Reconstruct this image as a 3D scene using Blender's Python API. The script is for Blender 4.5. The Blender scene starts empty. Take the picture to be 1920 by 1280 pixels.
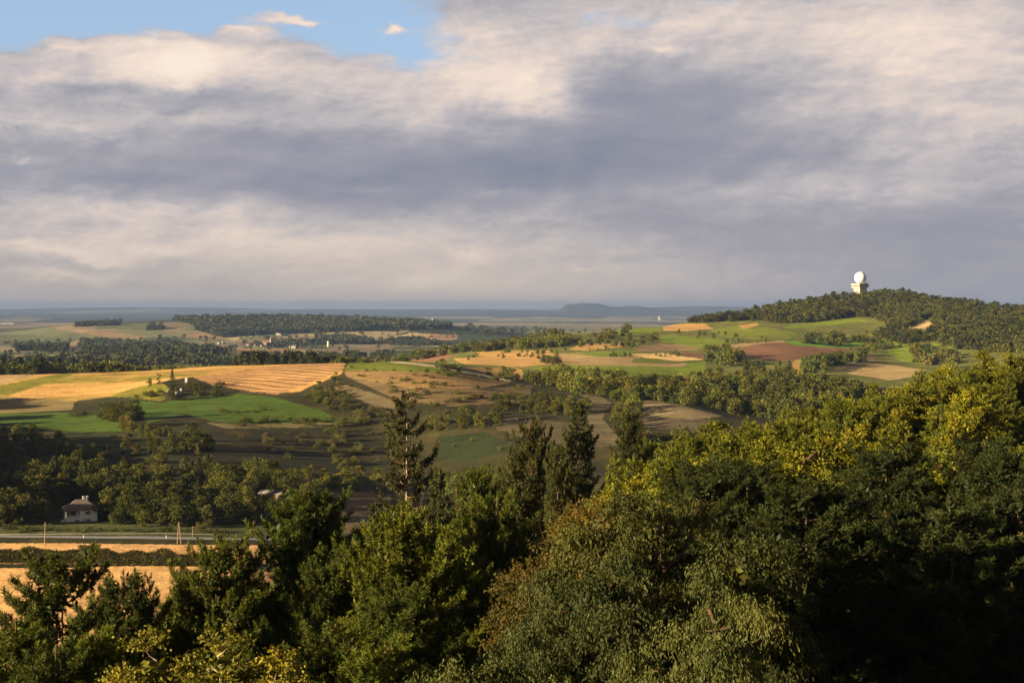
import bpy, math, random
import numpy as np
from mathutils import Vector, Matrix

SC = bpy.context.scene
COL = SC.collection
F = 2667.0            # focal length in pixels of the 1920 wide photograph
HZ = 573.0            # photograph row of eye level
CX = 960.0
SUN_AZ = math.radians(-116.0)   # measured from the view direction (+Y), negative = to the left
SUN_EL = math.radians(12.0)
EXPO = 2.0
rng = np.random.default_rng(7)

# ------------------------------------------------------------------ camera
cam = bpy.data.cameras.new('camera')
co = bpy.data.objects.new('camera', cam)
COL.objects.link(co)
co.location = (0, 0, 0)
co.rotation_euler = (math.radians(90), 0, 0)
cam.sensor_width = 36.0
cam.lens = 36.0 * F / 1920.0
cam.shift_y = -(640.0 - HZ) / 1920.0
cam.clip_start = 1.0
cam.clip_end = 150000.0
SC.camera = co

# ------------------------------------------------------------------ render settings
SC.render.engine = 'CYCLES'
SC.view_settings.view_transform = 'Standard'
SC.view_settings.look = 'None'
SC.view_settings.exposure = EXPO
SC.view_settings.gamma = 1.0
SC.cycles.max_bounces = 3
SC.cycles.diffuse_bounces = 2
SC.cycles.glossy_bounces = 1
SC.cycles.transmission_bounces = 2
SC.cycles.volume_bounces = 0
SC.cycles.transparent_max_bounces = 4
SC.cycles.use_denoising = True
SC.cycles.caustics_reflective = False
SC.cycles.caustics_refractive = False

# ------------------------------------------------------------------ node helper
class NT:
    def __init__(s, tree):
        s.t = tree; s.n = tree.nodes; s.l = tree.links
    def new(s, typ, **kw):
        nd = s.n.new(typ)
        for k, v in kw.items():
            setattr(nd, k, v)
        return nd
    def put(s, sock, v):
        if isinstance(v, bpy.types.NodeSocket):
            s.l.new(v, sock)
        elif v is not None:
            sock.default_value = v
    def m(s, op, a, b=None, c=None, clamp=False):
        nd = s.new('ShaderNodeMath', operation=op); nd.use_clamp = clamp
        s.put(nd.inputs[0], a)
        if b is not None: s.put(nd.inputs[1], b)
        if c is not None: s.put(nd.inputs[2], c)
        return nd.outputs[0]
    def vm(s, op, a, b=None):
        nd = s.new('ShaderNodeVectorMath', operation=op)
        s.put(nd.inputs[0], a)
        if b is not None: s.put(nd.inputs[1], b)
        return nd.outputs[0]
    def xyz(s, x, y, z):
        nd = s.new('ShaderNodeCombineXYZ')
        for i, v in enumerate((x, y, z)): s.put(nd.inputs[i], v)
        return nd.outputs[0]
    def noise(s, vec, scale, detail=4, rough=0.5, dist=0.0, lac=2.0, out=0):
        nd = s.new('ShaderNodeTexNoise')
        s.put(nd.inputs['Vector'], vec)
        s.put(nd.inputs['Scale'], scale); s.put(nd.inputs['Detail'], detail)
        s.put(nd.inputs['Roughness'], rough); s.put(nd.inputs['Distortion'], dist)
        s.put(nd.inputs['Lacunarity'], lac)
        return nd.outputs[out]
    def mix(s, f, a, b, blend='MIX'):
        nd = s.new('ShaderNodeMix', data_type='RGBA', blend_type=blend)
        s.put(nd.inputs[0], f); s.put(nd.inputs[6], a); s.put(nd.inputs[7], b)
        return nd.outputs[2]
    def rng(s, v, a, b, c=0.0, d=1.0, smooth=False):
        nd = s.new('ShaderNodeMapRange'); nd.clamp = True
        if smooth: nd.interpolation_type = 'SMOOTHSTEP'
        for i, x in enumerate((v, a, b, c, d)): s.put(nd.inputs[i], x)
        return nd.outputs[0]

def lin(r, g, b):
    def f(c):
        c /= 255.0
        return c / 12.92 if c <= 0.04045 else ((c + 0.055) / 1.055) ** 2.4
    return (f(r), f(g), f(b))

# ------------------------------------------------------------------ sky
def build_world():
    w = bpy.data.worlds.new('World'); SC.world = w; w.use_nodes = True
    t = w.node_tree; t.nodes.clear(); N = NT(t)
    out = N.new('ShaderNodeOutputWorld'); bg = N.new('ShaderNodeBackground')
    tc = N.new('ShaderNodeTexCoord'); d = tc.outputs['Generated']
    sp = N.new('ShaderNodeSeparateXYZ'); N.put(sp.inputs[0], d)
    x, y, z = sp.outputs
    az = N.m('ARCTAN2', x, y); el = N.m('ARCSINE', z)
    S = 2.667
    A = N.xyz(N.m('MULTIPLY', az, S), N.m('MULTIPLY', el, S), 0.0)
    ds = N.vm('MULTIPLY', d, (1.0, 1.0, 2.3))
    # ragged outlines for the placed cloud masses
    wn = N.noise(ds, 9.0, 6, 0.6, 0.0, out=1)
    wv = N.vm('MULTIPLY', N.vm('SUBTRACT', wn, (0.5, 0.5, 0.5)), (0.22, 0.08, 0.0))
    wn2 = N.noise(ds, 40.0, 5, 0.6, 0.0, out=1)
    wv2 = N.vm('MULTIPLY', N.vm('SUBTRACT', wn2, (0.5, 0.5, 0.5)), (0.08, 0.04, 0.0))
    W = N.vm('ADD', N.vm('ADD', A, wv), wv2)
    def blob(px, py, rx, ry, amp, rot=0.0, hard=False):
        a0 = math.atan((px - CX) / F); c = math.cos(a0)
        e0 = math.atan((HZ - py) / F * c)
        mp = N.new('ShaderNodeMapping', vector_type='TEXTURE')
        N.put(mp.inputs[0], W)
        mp.inputs[1].default_value = (a0 * S, e0 * S, 0)
        mp.inputs[2].default_value = (0, 0, math.radians(rot))
        mp.inputs[3].default_value = (rx / 1000.0, ry / 1000.0, 1)
        gr = N.new('ShaderNodeTexGradient', gradient_type='QUADRATIC_SPHERE' if not hard else 'SPHERICAL')
        N.put(gr.inputs[0], mp.outputs[0])
        return N.m('MULTIPLY', gr.outputs['Fac'], amp)
    def total(bl, base):
        acc = base
        for b in bl:
            acc = N.m('ADD', acc, blob(*b))
        return acc
    # --- how lit the cloud is: 0 slate underside, 1 cream top
    lit = [
        (540, 38, 140, 40, .9), (480, 64, 100, 26, .8), (730, 58, 60, 26, .9), (140, 88, 110, 40, .6), (600, 44, 80, 24, .8), (500, 445, 900, 90, .45), (700, 530, 1100, 90, .45), (1100, 500, 700, 80, .3), (1300, 560, 900, 70, .25),
        (300, 150, 380, 110, .85), (300, 110, 180, 80, .5), (480, 115, 260, 70, .35), (60, 150, 260, 70, .45),
        (640, 150, 300, 70, .25), (900, 150, 330, 150, .75), (985, 150, 150, 90, .75), (860, 60, 220, 90, .35),
        (1300, 40, 700, 130, .45), (1750, 70, 560, 230, .75), (1650, 110, 300, 120, .25), (1180, 90, 240, 70, .35),
        (60, 238, 420, 38, .6), (300, 222, 420, 34, .3), (700, 205, 400, 60, .3),
        (1640, 190, 260, 60, .5), (1880, 230, 300, 90, .45), (1700, 260, 400, 70, .2),
        (150, 178, 420, 48, -.55), (420, 195, 360, 60, -.45),
        (560, 285, 700, 100, -.4), (900, 315, 620, 70, -.55), (640, 380, 520, 80, -.55), (250, 340, 500, 60, -.35),
        (1180, 270, 420, 160, -.65), (1350, 170, 560, 110, -.35), (1500, 250, 500, 90, -.25), (1050, 350, 420, 80, -.35),
        (700, 354, 110, 16, .35), (940, 366, 140, 20, .35), (1600, 360, 420, 55, .4), (1400, 340, 300, 40, .2),
        (1700, 430, 620, 110, -.45), (1400, 450, 600, 90, -.25),
        (250, 395, 500, 45, .45), (500, 455, 900, 80, .5), (100, 480, 320, 40, .25), (800, 520, 900, 70, .25),
        (870, 480, 80, 18, .8), (772, 522, 60, 20, 1.1), (820, 512, 90, 16, .7), (110, 482, 120, 16, .9), (40, 466, 90, 16, .7), (180, 490, 100, 12, .8), (270, 470, 120, 20, .7), (100, 522, 200, 14, .7), (1085, 508, 60, 12, .5), (50, 310, 60, 14, .5), (330, 120, 180, 90, .6), (1000, 185, 120, 50, .6), (1240, 92, 70, 22, .5),
        (100, 500, 300, 26, -.35), (240, 540, 500, 26, -.25), (300, 385, 60, 14, -.45),
    ]
    T = total([(a,b,c*1.15,e*1.15,f*(.70 if f > 0 else .56)) for a,b,c,e,f in lit], 0.53)
    n1 = N.noise(ds, 7.0, 9, 0.55, 0.4)
    n1b = N.noise(N.vm('ADD', ds, (-0.012, -0.006, 0.016)), 7.0, 9, 0.55, 0.4)
    fine = N.rng(T, .15, .85, .22, 1.0, True)
    relief = N.m('MULTIPLY', N.m('SUBTRACT', n1, n1b), 1.0)
    n2 = N.noise(N.vm('MULTIPLY', d, (1.0, 1.0, 4.2)), 10.0, 8, 0.55, 0.35)
    n3 = N.noise(N.vm('MULTIPLY', d, (1.0, 1.0, 3.0)), 46.0, 6, 0.62, 0.3)
    n4 = N.noise(ds, 24.0, 8, 0.6, 0.3)
    n4b = N.noise(N.vm('ADD', ds, (-0.004, -0.002, 0.006)), 24.0, 8, 0.6, 0.3)
    relief = N.m('ADD', relief, N.m('MULTIPLY', N.m('MULTIPLY', N.m('SUBTRACT', n4, n4b), .75), fine))
    T = N.m('ADD', T, relief)
    T = N.m('ADD', T, N.m('MULTIPLY', N.m('SUBTRACT', n2, 0.5), 0.42))
    T = N.m('ADD', T, N.m('MULTIPLY', N.m('MULTIPLY', N.m('SUBTRACT', n3, 0.5), 0.28), fine))
    # flatten the cloud tones a little
    T = N.m('ADD', N.m('MULTIPLY', T, .86), .085)
    rp = N.new('ShaderNodeValToRGB'); N.put(rp.inputs[0], N.rng(T, -.45, 1.45))
    cr = rp.color_ramp; cr.interpolation = 'B_SPLINE'
    stops = [(0.0, (108, 114, 136)), (0.2, (128, 132, 151)), (0.34, (142, 145, 160)), (0.46, (157, 157, 168)), (0.57, (184, 180, 184)),
             (0.68, (212, 201, 198)), (0.80, (242, 221, 206)), (1.0, (255, 238, 220))]
    while len(cr.elements) < len(stops): cr.elements.new(0.5)
    for e, (p, c) in zip(cr.elements, stops):
        e.position = p; e.color = tuple(v / 4.0 for v in lin(*c)) + (1,)
    cloud = rp.outputs[0]
    # warm greenish grey veil towards the horizon
    hz = N.rng(el, 0.0, 0.085, 1.0, 0.0, True)
    side = N.rng(az, -0.1, 0.33, 0.0, 1.0, True)
    veil = N.mix(side, tuple(v / 4 for v in lin(188, 178, 168)) + (1,), tuple(v / 4 for v in lin(152, 152, 162)) + (1,))
    cloud = N.mix(N.m('MULTIPLY', hz, 0.72), cloud, veil)
    # --- where blue shows
    cov = [(250, -30, 700, 150, -1.5), (640, 20, 420, 110, -1.0), (640, 110, 170, 50, -.75), (760, 105, 240, 90, -.9),
           (60, 40, 500, 165, -1.2), (1130, 25, 160, 40, -.65), (1350, 0, 160, 20, -.5), (1210, 40, 130, 26, -.4),
           (540, 38, 130, 28, 1.5), (480, 64, 90, 16, 1.1), (140, 88, 100, 34, 1.6), (730, 58, 50, 16, 1.2), (600, 44, 60, 12, .9), (30, 112, 160, 24, .5),
           (700, 116, 150, 30, .4), (950, 30, 220, 100, .9), (300, 120, 260, 90, 1.4), (480, 120, 340, 60, 1.1), (80, 150, 300, 70, .8)]
    Cv = total([(a,b,c*1.15,e*1.2,f) for a,b,c,e,f in cov], 1.0)
    Cv = N.m('ADD', Cv, N.m('MULTIPLY', N.m('SUBTRACT', n1, 0.5), 1.3))
    Cv = N.m('ADD', Cv, N.m('MULTIPLY', N.m('SUBTRACT', n3, 0.5), 0.6))
    Cv = N.rng(Cv, 0.06, 0.80, 0.0, 1.0, True)
    sky = N.new('ShaderNodeTexSky', sky_type='NISHITA'); sky.sun_disc = False
    sky.sun_elevation = SUN_EL; sky.sun_rotation = SUN_AZ; sky.altitude = 400
    sk = N.mix(1.0, sky.outputs[0], (SKYK, SKYK, SKYK, 1), 'MULTIPLY')
    blue = N.mix(0.6, sk, tuple(v / 4 for v in lin(164, 192, 232)) + (1,))
    col = N.mix(Cv, blue, cloud)
    over = N.rng(el, 0.25, 0.6, 1.0, 0.30, True)  # sky dimmed overhead, above the view, to keep foliage shade dark
    col = N.mix(1.0, col, N.xyz(over, over, over), 'MULTIPLY')
    low = N.rng(z, -0.06, -0.01, 0.0, 1.0)
    col = N.mix(low, (0.02, 0.02, 0.022, 1), col)
    N.put(bg.inputs[0], col); bg.inputs[1].default_value = 1.0
    N.l.new(bg.outputs[0], out.inputs[0])
    w.cycles.sampling_method = 'MANUAL'; w.cycles.sample_map_resolution = 512
SKYK = 0.05
build_world()

# ------------------------------------------------------------------ sun
sd = Vector((math.sin(SUN_AZ) * math.cos(SUN_EL), math.cos(SUN_AZ) * math.cos(SUN_EL), math.sin(SUN_EL)))
sl = bpy.data.lights.new('sun', 'SUN'); sl.energy = 5.0; sl.angle = math.radians(0.5); sl.color = (1.0, 0.79, 0.49)
so = bpy.data.objects.new('sun', sl); COL.objects.link(so)
so.rotation_euler = sd.to_track_quat('Z', 'Y').to_euler()
so.location = (-300, -100, 200)

# ------------------------------------------------------------------ numpy noise
def _hash(ix, iy, seed):
    h = (ix.astype(np.int64) * 374761393 + iy.astype(np.int64) * 668265263 + seed * 144665) & 0x7fffffff
    h = ((h ^ (h >> 13)) * 1274126177) & 0x7fffffff
    return ((h ^ (h >> 16)) & 0xffff) / 65535.0
def vnoise(x, y, seed=0):
    ix = np.floor(x); iy = np.floor(y); fx = x - ix; fy = y - iy
    fx = fx * fx * (3 - 2 * fx); fy = fy * fy * (3 - 2 * fy)
    a = _hash(ix, iy, seed); b = _hash(ix + 1, iy, seed); c = _hash(ix, iy + 1, seed); e = _hash(ix + 1, iy + 1, seed)
    return (a * (1 - fx) + b * fx) * (1 - fy) + (c * (1 - fx) + e * fx) * fy
def fbm(x, y, oct=4, seed=0):
    s = 0; a = 0.5; t = 0
    for i in range(oct):
        s = s + a * vnoise(x, y, seed + i * 17); t += a; x = x * 2.03 + 5.1; y = y * 2.03 + 9.7; a *= 0.5
    return s / t

# ------------------------------------------------------------------ terrain heights
def P(Y, py): return (Y, -(py - HZ) / F * Y)       # ground seen at photograph row py when Y metres away
def far(c, Yc=6000):                                # valley, far hill, plain
    return [P(2500, 676), P(3000, 664), P(3500, 656), P(4000, 649), P(4600, 637), P(5300, 623 if c > 612 else 612), P(Yc, c),
            (6900, -118), (9000, -132), (14000, -140), (20000, -142), (26000, -140), P(31000, 581), P(34000, 580), P(46000, 580)]
NEAR_L = [(8, -25), (20, -25), (50, -28), (100, -40), (180, -58), (250, -69)]
COLS = {
 -2600: [(8, -25), (100, -30), (250, -40), (420, -30), (600, -22), (750, -45), (1000, -70), (1500, -75), (2500, -110), (6000, -130), (14000, -140), (46000, -140)],
 -1200: NEAR_L + [(330, -70), (440, -55), (560, -40), (680, -45), (800, -66), (950, -66), (1100, -66), (1500, -80), (2500, -115), (4000, -135), (6000, -140), (14000, -140), (46000, -140)],
 -350: NEAR_L + [(330, -74), (440, -72), (560, -68), (700, -68), (850, -66), (1000, -58), (1200, -66), (1600, -85)] + far(632),
 0:   NEAR_L + [P(325, 1159), P(370, 1100), P(440, 1008), P(475, 973), P(560, 902), P(650, 848), P(750, 803), P(850, 766), P(930, 735), P(1000, 703), (1150, -65), (1600, -88)] + far(622),
 150: NEAR_L + [P(325, 1159), P(370, 1098), P(440, 1008), P(475, 978), P(560, 902), P(650, 848), P(750, 803), P(850, 766), P(930, 733), P(1000, 700), (1150, -65), (1600, -88)] + far(610),
 300: NEAR_L + [P(325, 1159), P(370, 1096), P(440, 1008), P(475, 981), P(560, 906), P(650, 846), P(750, 796), P(850, 760), P(930, 731), P(1010, 694), (1150, -64), (1600, -86)] + far(600),
 450: NEAR_L + [(330, -74), P(370, 1098), P(440, 1011), P(475, 985), P(560, 912), P(650, 856), P(750, 800), P(850, 755), P(930, 722), P(1020, 686), (1150, -62), (1600, -86)] + far(597),
 600: NEAR_L + [(330, -76), (370, -77), P(440, 1020), P(475, 992), P(560, 925), P(650, 875), P(750, 812), P(850, 757), P(930, 718), P(1020, 682), (1150, -60), (1600, -84)] + far(598),
 750: NEAR_L + [(330, -77), (440, -78), P(475, 1000), P(560, 935), P(640, 895), P(740, 832), P(830, 765), P(920, 713), P(1020, 679), P(1150, 676), (1300, -64), P(1700, 673), (1900, -85)] + far(603),
 850: NEAR_L + [(330, -76), (440, -78), (500, -79), P(580, 925), P(660, 865), P(740, 810), P(820, 765), P(920, 718), P(1020, 688), P(1200, 679), P(1400, 671), P(1700, 657), (1900, -76)] + far(611),
 950: NEAR_L + [(330, -72), (440, -76), (500, -77), P(580, 915), P(660, 838), P(740, 796), P(820, 768), P(920, 735), P(1020, 708), P(1200, 690), P(1400, 671), P(1750, 643), (1900, -62), (2200, -85)] + far(622),
 1050:[(8, -25), (20, -25), (60, -26), (130, -32), (200, -42), (300, -60), (440, -72), (560, -76), P(620, 858), P(680, 820), P(740, 795), P(820, 768), P(920, 738), P(1020, 715), P(1200, 690), P(1400, 666), P(1600, 645), P(1850, 625), (2000, -55), (2300, -85)] + far(626),
 1150:[(8, -25), (20, -25), (60, -25), (130, -28), (200, -36), (300, -54), (440, -66), (600, -70), P(660, 832), P(740, 797), P(820, 765), P(920, 738), P(1020, 720), P(1200, 688), P(1400, 665), P(1600, 645), P(1850, 624), P(2000, 616), (2250, -60), (2600, -95)] + far(628),
 1280:[(8, -25), (20, -25), (60, -25), (130, -27), (180, -30), (260, -46), (400, -62), (550, -67), P(650, 828), P(740, 790), P(800, 758), P(860, 754), P(1000, 728), P(1150, 705), P(1250, 692), P(1400, 672), P(1600, 650), P(1800, 632), P(2000, 613), P(2200, 603), (2500, -50), (3000, -95)] + far(630)[2:],
 1400:[(8, -25), (20, -25), (60, -25), (130, -26), (190, -29), (280, -46), (420, -60), (600, -66), P(740, 797), P(820, 782), P(1000, 735), P(1150, 712), P(1250, 694), P(1400, 672), P(1600, 650), P(1800, 630), P(2000, 611), P(2150, 597), P(2330, 588), (2700, -55), (3300, -105)] + far(640)[3:],
 1500:[(8, -25), (20, -25), (60, -25), (130, -26), (190, -28), (280, -44), (420, -60), (600, -66), P(800, 785), P(1000, 738), P(1150, 712), P(1250, 697), P(1400, 674), P(1600, 651), P(1800, 632), P(2000, 612), P(2200, 585), P(2380, 568), (2700, -45), (3300, -105)] + far(640)[3:],
 1600:[(8, -25), (20, -25), (60, -25), (130, -25), (200, -27), (280, -42), (420, -58), (600, -66), (850, -68), P(1000, 736), P(1150, 712), P(1300, 696), P(1450, 680), P(1600, 664), P(1750, 648), P(1850, 632), P(2000, 610), P(2150, 586), P(2300, 563), P(2420, 552), (2700, -25), (3300, -95)] + far(640)[3:],
 1700:[(8, -25), (20, -25), (60, -25), (130, -25), (200, -25), (280, -40), (420, -56), (600, -66), (850, -68), P(1000, 733), P(1150, 712), P(1300, 698), P(1450, 684), P(1600, 668), P(1750, 650), P(1850, 630), P(2000, 606), P(2150, 584), P(2300, 562), P(2430, 551), (2700, -25), (3300, -95)] + far(640)[3:],
 1800:[(8, -25), (20, -25), (60, -25), (130, -24), (210, -24), (300, -40), (440, -56), (620, -66), (850, -68), P(1000, 730), P(1150, 712), P(1300, 696), P(1450, 680), P(1600, 660), P(1700, 640), P(1820, 615), P(1950, 598), P(2100, 580), P(2300, 566), (2600, -25), (3300, -95)] + far(640)[3:],
 1920:[(8, -25), (20, -25), (60, -25), (130, -23), (220, -22), (320, -38), (460, -54), (640, -64), (850, -66), P(1000, 722), P(1150, 702), P(1300, 690), P(1450, 672), P(1560, 655), P(1660, 632), P(1800, 606), P(1950, 592), P(2150, 584), (2500, -40), (3300, -95)] + far(640)[3:],
 2500:[(8, -25), (60, -25), (220, -20), (400, -38), (800, -62), (1500, -55), (2000, -35), (3000, -90), (6000, -130), (14000, -140), (46000, -140)],
 4600:[(8, -25), (60, -26), (220, -26), (400, -34), (800, -55), (1500, -60), (3000, -90), (6000, -130), (14000, -140), (46000, -140)],
}
def pchip(xk, yk, x):
    xk = np.array(xk, float); yk = np.array(yk, float)
    h = np.diff(xk); dl = np.diff(yk) / h; m = np.zeros_like(yk)
    for i in range(1, len(xk) - 1):
        if dl[i - 1] * dl[i] > 0:
            w1 = 2 * h[i] + h[i - 1]; w2 = h[i] + 2 * h[i - 1]
            m[i] = (w1 + w2) / (w1 / dl[i - 1] + w2 / dl[i])
    m[0] = dl[0]; m[-1] = dl[-1]
    x = np.clip(x, xk[0], xk[-1]); k = np.clip(np.searchsorted(xk, x) - 1, 0, len(h) - 1)
    t = (x - xk[k]) / h[k]
    return (yk[k] * (1 + 2 * t) * (1 - t) ** 2 + m[k] * h[k] * t * (1 - t) ** 2
            + yk[k + 1] * t * t * (3 - 2 * t) + m[k + 1] * h[k] * t * t * (t - 1))
LY = np.linspace(math.log(8), math.log(46000), 900)
PXG = np.arange(-2600, 4601, 20.0)
_ck = sorted(COLS)
_cv = np.array([pchip([math.log(a) for a, b in COLS[c]], [b for a, b in COLS[c]], LY) for c in _ck])
HG = np.array([np.interp(PXG, _ck, _cv[:, j]) for j in range(len(LY))]).T      # px , lnY
_k = np.exp(-0.5 * (np.arange(-5, 6) / 1.8) ** 2); _k /= _k.sum()
_pad = np.pad(HG, ((5, 5), (0, 0)), 'edge')
HG = sum(_k[i] * _pad[i:i + len(PXG)] for i in range(11))
BUMPS = [  # px, Y, sx, sy, rot, height
    (322, 925, 26, 30, 0, 5.5), (1090, 23500, 100, 500, 0, 105), (1113, 23500, 130, 500, 0, 115), (1066, 23400, 100, 400, 0, 120), (1134, 23600, 130, 400, 0, 60), (1176, 23600, 260, 500, 0, 100), (1225, 23600, 300, 500, 0, 40),
    (1000, 23600, 700, 600, 0, 55), (1250, 23900, 600, 600, 0, 45), (1700, 1800, 40, 50, 0, 8), (1460, 1900, 40, 50, 0, 4), (820, 900, 60, 60, 0, 5), (200, 5200, 400, 300, 0, 12),
    (640, 4900, 250, 250, 0, 12), (780, 5000, 200, 260, 0, 16), (1330, 28000, 1300, 1200, 0, 85), (1180, 27000, 2500, 1200, 0, 40), (330, 30000, 1500, 900, 0, 55), (130, 30000, 1100, 900, 0, 30), (760, 29000, 1800, 900, 0, 20), (560, 27000, 900, 900, 0, 25),
]
SHADE_HILLS = [  # unseen hills added west of the view to shade the valley: u across the sunlight, w towards the sun, half sizes, height
    (662, 250, 96, 100, 40), (545, 62, 62, 36, 21),
]
def hbase(x, y):
    x = np.asarray(x, float); y = np.asarray(y, float)
    R = np.hypot(x, y) + 1e-6; th = np.arctan2(x, y)
    lim = math.radians(54)
    tc = np.clip(th, -lim, lim)
    c = np.maximum(np.cos(th), math.cos(lim))
    Y = np.clip(R * c, 8.0, 45900.0)
    px = CX + F * np.tan(tc)
    u = np.clip((px - PXG[0]) / 20.0, 0, len(PXG) - 1.001); v = (np.log(Y) - LY[0]) / (LY[1] - LY[0])
    v = np.clip(v, 0, len(LY) - 1.001)
    i = u.astype(int); j = v.astype(int); fu = u - i; fv = v - j
    h = (HG[i, j] * (1 - fu) + HG[i + 1, j] * fu) * (1 - fv) + (HG[i, j + 1] * (1 - fu) + HG[i + 1, j + 1] * fu) * fv
    return h, Y
def H(x, y):
    h, Y = hbase(x, y)
    x = np.asarray(x, float); y = np.asarray(y, float)
    for (px, Yb, sx, sy, ro, a) in BUMPS:
        X = (px - CX) / F * Yb
        h = h + a * np.exp(-0.5 * (((x - X) / sx) ** 2 + ((y - Yb) / sy) ** 2))
    u = -.438 * x + .899 * y; w = -.899 * x - .438 * y
    for (u0, w0, su, sw, a) in SHADE_HILLS:
        h = h + a * (.72 + .56 * fbm(u / 20.0, w / 60.0, 3, 71)) * np.exp(-((u - u0) / su) ** 4 - 0.5 * ((w - w0) / sw) ** 2)
    amp = np.clip((Y - 470) / 500, 0, 1)
    h = h + (fbm(x / 90.0, y / 90.0, 4, 3) - 0.5) * 3.2 * amp
    h = h + (fbm(x / 900.0, y / 900.0, 3, 5) - 0.5) * 14.0 * np.clip((Y - 2400) / 2500, 0, 1)
    h = h + (fbm(x / 5000.0, y / 5000.0, 4, 8) - 0.5) * 26.0 * np.clip((Y - 11000) / 9000, 0, 1)
    h = h + (fbm(x / 25.0, y / 25.0, 3, 9) - 0.5) * 0.8 * np.clip((Y - 100) / 400, 0.1, 1) * (Y < 9000)
    return h
YS = np.exp(np.linspace(math.log(120), math.log(44000), 5200))
def hit(px, py, y0=280.0, y1=40000.0):
    """first ground point met by the line of sight through photograph pixel (px, py), between y0 and y1"""
    Y = YS[(YS >= y0) & (YS <= y1)]
    X = (px - CX) / F * Y
    d = H(X, Y) - (-(py - HZ) / F * Y)
    k = np.argmax(d >= 0)
    if d[k] < 0: return None
    return (float(X[k]), float(Y[k]), float(H(X[k], Y[k])))
def on(px, Y):
    X = (px - CX) / F * Y
    return (X, Y, float(H(X, Y)))
def inpoly(px, py, poly):
    r = np.zeros(px.shape, bool); n = len(poly); j = n - 1
    for i in range(n):
        xi, yi = poly[i]; xj, yj = poly[j]
        if yi != yj:
            c = ((yi > py) != (yj > py)) & (px < (xj - xi) * (py - yi) / (yj - yi) + xi)
            r ^= c
        j = i
    return r

# ------------------------------------------------------------------ mesh + object helpers
def mk_mesh(name, verts, faces, mats=(), midx=None, tint=None, smooth=False, attrs=None):
    """verts (n,3); faces (m,k) array or list of such arrays; tint (n,3) colour attribute per vertex"""
    if not isinstance(faces, list): faces = [faces]
    faces = [np.asarray(f, np.int32) for f in faces if len(f)]
    me = bpy.data.meshes.new(name)
    verts = np.asarray(verts, np.float32)
    me.vertices.add(len(verts)); me.vertices.foreach_set('co', verts.ravel())
    li = np.concatenate([f.ravel() for f in faces]).astype(np.int32)
    tot = np.concatenate([np.full(len(f), f.shape[1], np.int32) for f in faces])
    st = np.concatenate([[0], np.cumsum(tot)[:-1]]).astype(np.int32)
    me.loops.add(len(li)); me.loops.foreach_set('vertex_index', li)
    me.polygons.add(len(tot)); me.polygons.foreach_set('loop_start', st); me.polygons.foreach_set('loop_total', tot)
    if midx is not None: me.polygons.foreach_set('material_index', np.asarray(midx, np.int32))
    me.polygons.foreach_set('use_smooth', np.full(len(tot), smooth))
    for m in mats: me.materials.append(m)
    if tint is not None:
        a = me.color_attributes.new('tint', 'FLOAT_COLOR', 'POINT')
        a.data.foreach_set('color', np.concatenate([tint, np.ones((len(tint), 1))], 1).astype(np.float32).ravel())
    if attrs:
        for k, v in attrs.items():
            a = me.attributes.new(k, 'FLOAT', 'POINT'); a.data.foreach_set('value', np.asarray(v, np.float32))
    me.update(calc_edges=True)
    return me
def ob(name, me, parent=None, loc=None, **props):
    o = bpy.data.objects.new(name, me); COL.objects.link(o)
    if parent is not None: o.parent = parent
    if loc is not None: o.location = loc
    for k, v in props.items(): o[k] = v
    return o
# ------------------------------------------------------------------ ground colours (albedo; some carry painted shade)
STUB = (.51, .295, .092); WHEAT = (.60, .35, .14); HAY = (.44, .25, .10); ORG = (.46, .27, .09)
GREEN = (.155, .205, .016); GRN2 = (.15, .175, .018); GREEN_D = (.055, .085, .022); YGR = (.17, .155, .02); GRM = (.062, .105, .010)
SOIL = (.21, .105, .058); DRY = (.22, .165, .065); SCRUB_SHADE = (.027, .027, .009); TAN = (.36, .25, .11); TAND = (.15, .115, .06)  # scrub tone darkened in place of shade on the sunlit slopes
PALE = (.52, .42, .27); BRN = (.25, .155, .06); DULLG = (.12, .13, .06); DULLO = (.27, .18, .09); FORE = (.028, .036, .014); MEAD = (.075, .085, .03)  # dull green and dull orange muted to stand for cloud shade
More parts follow.
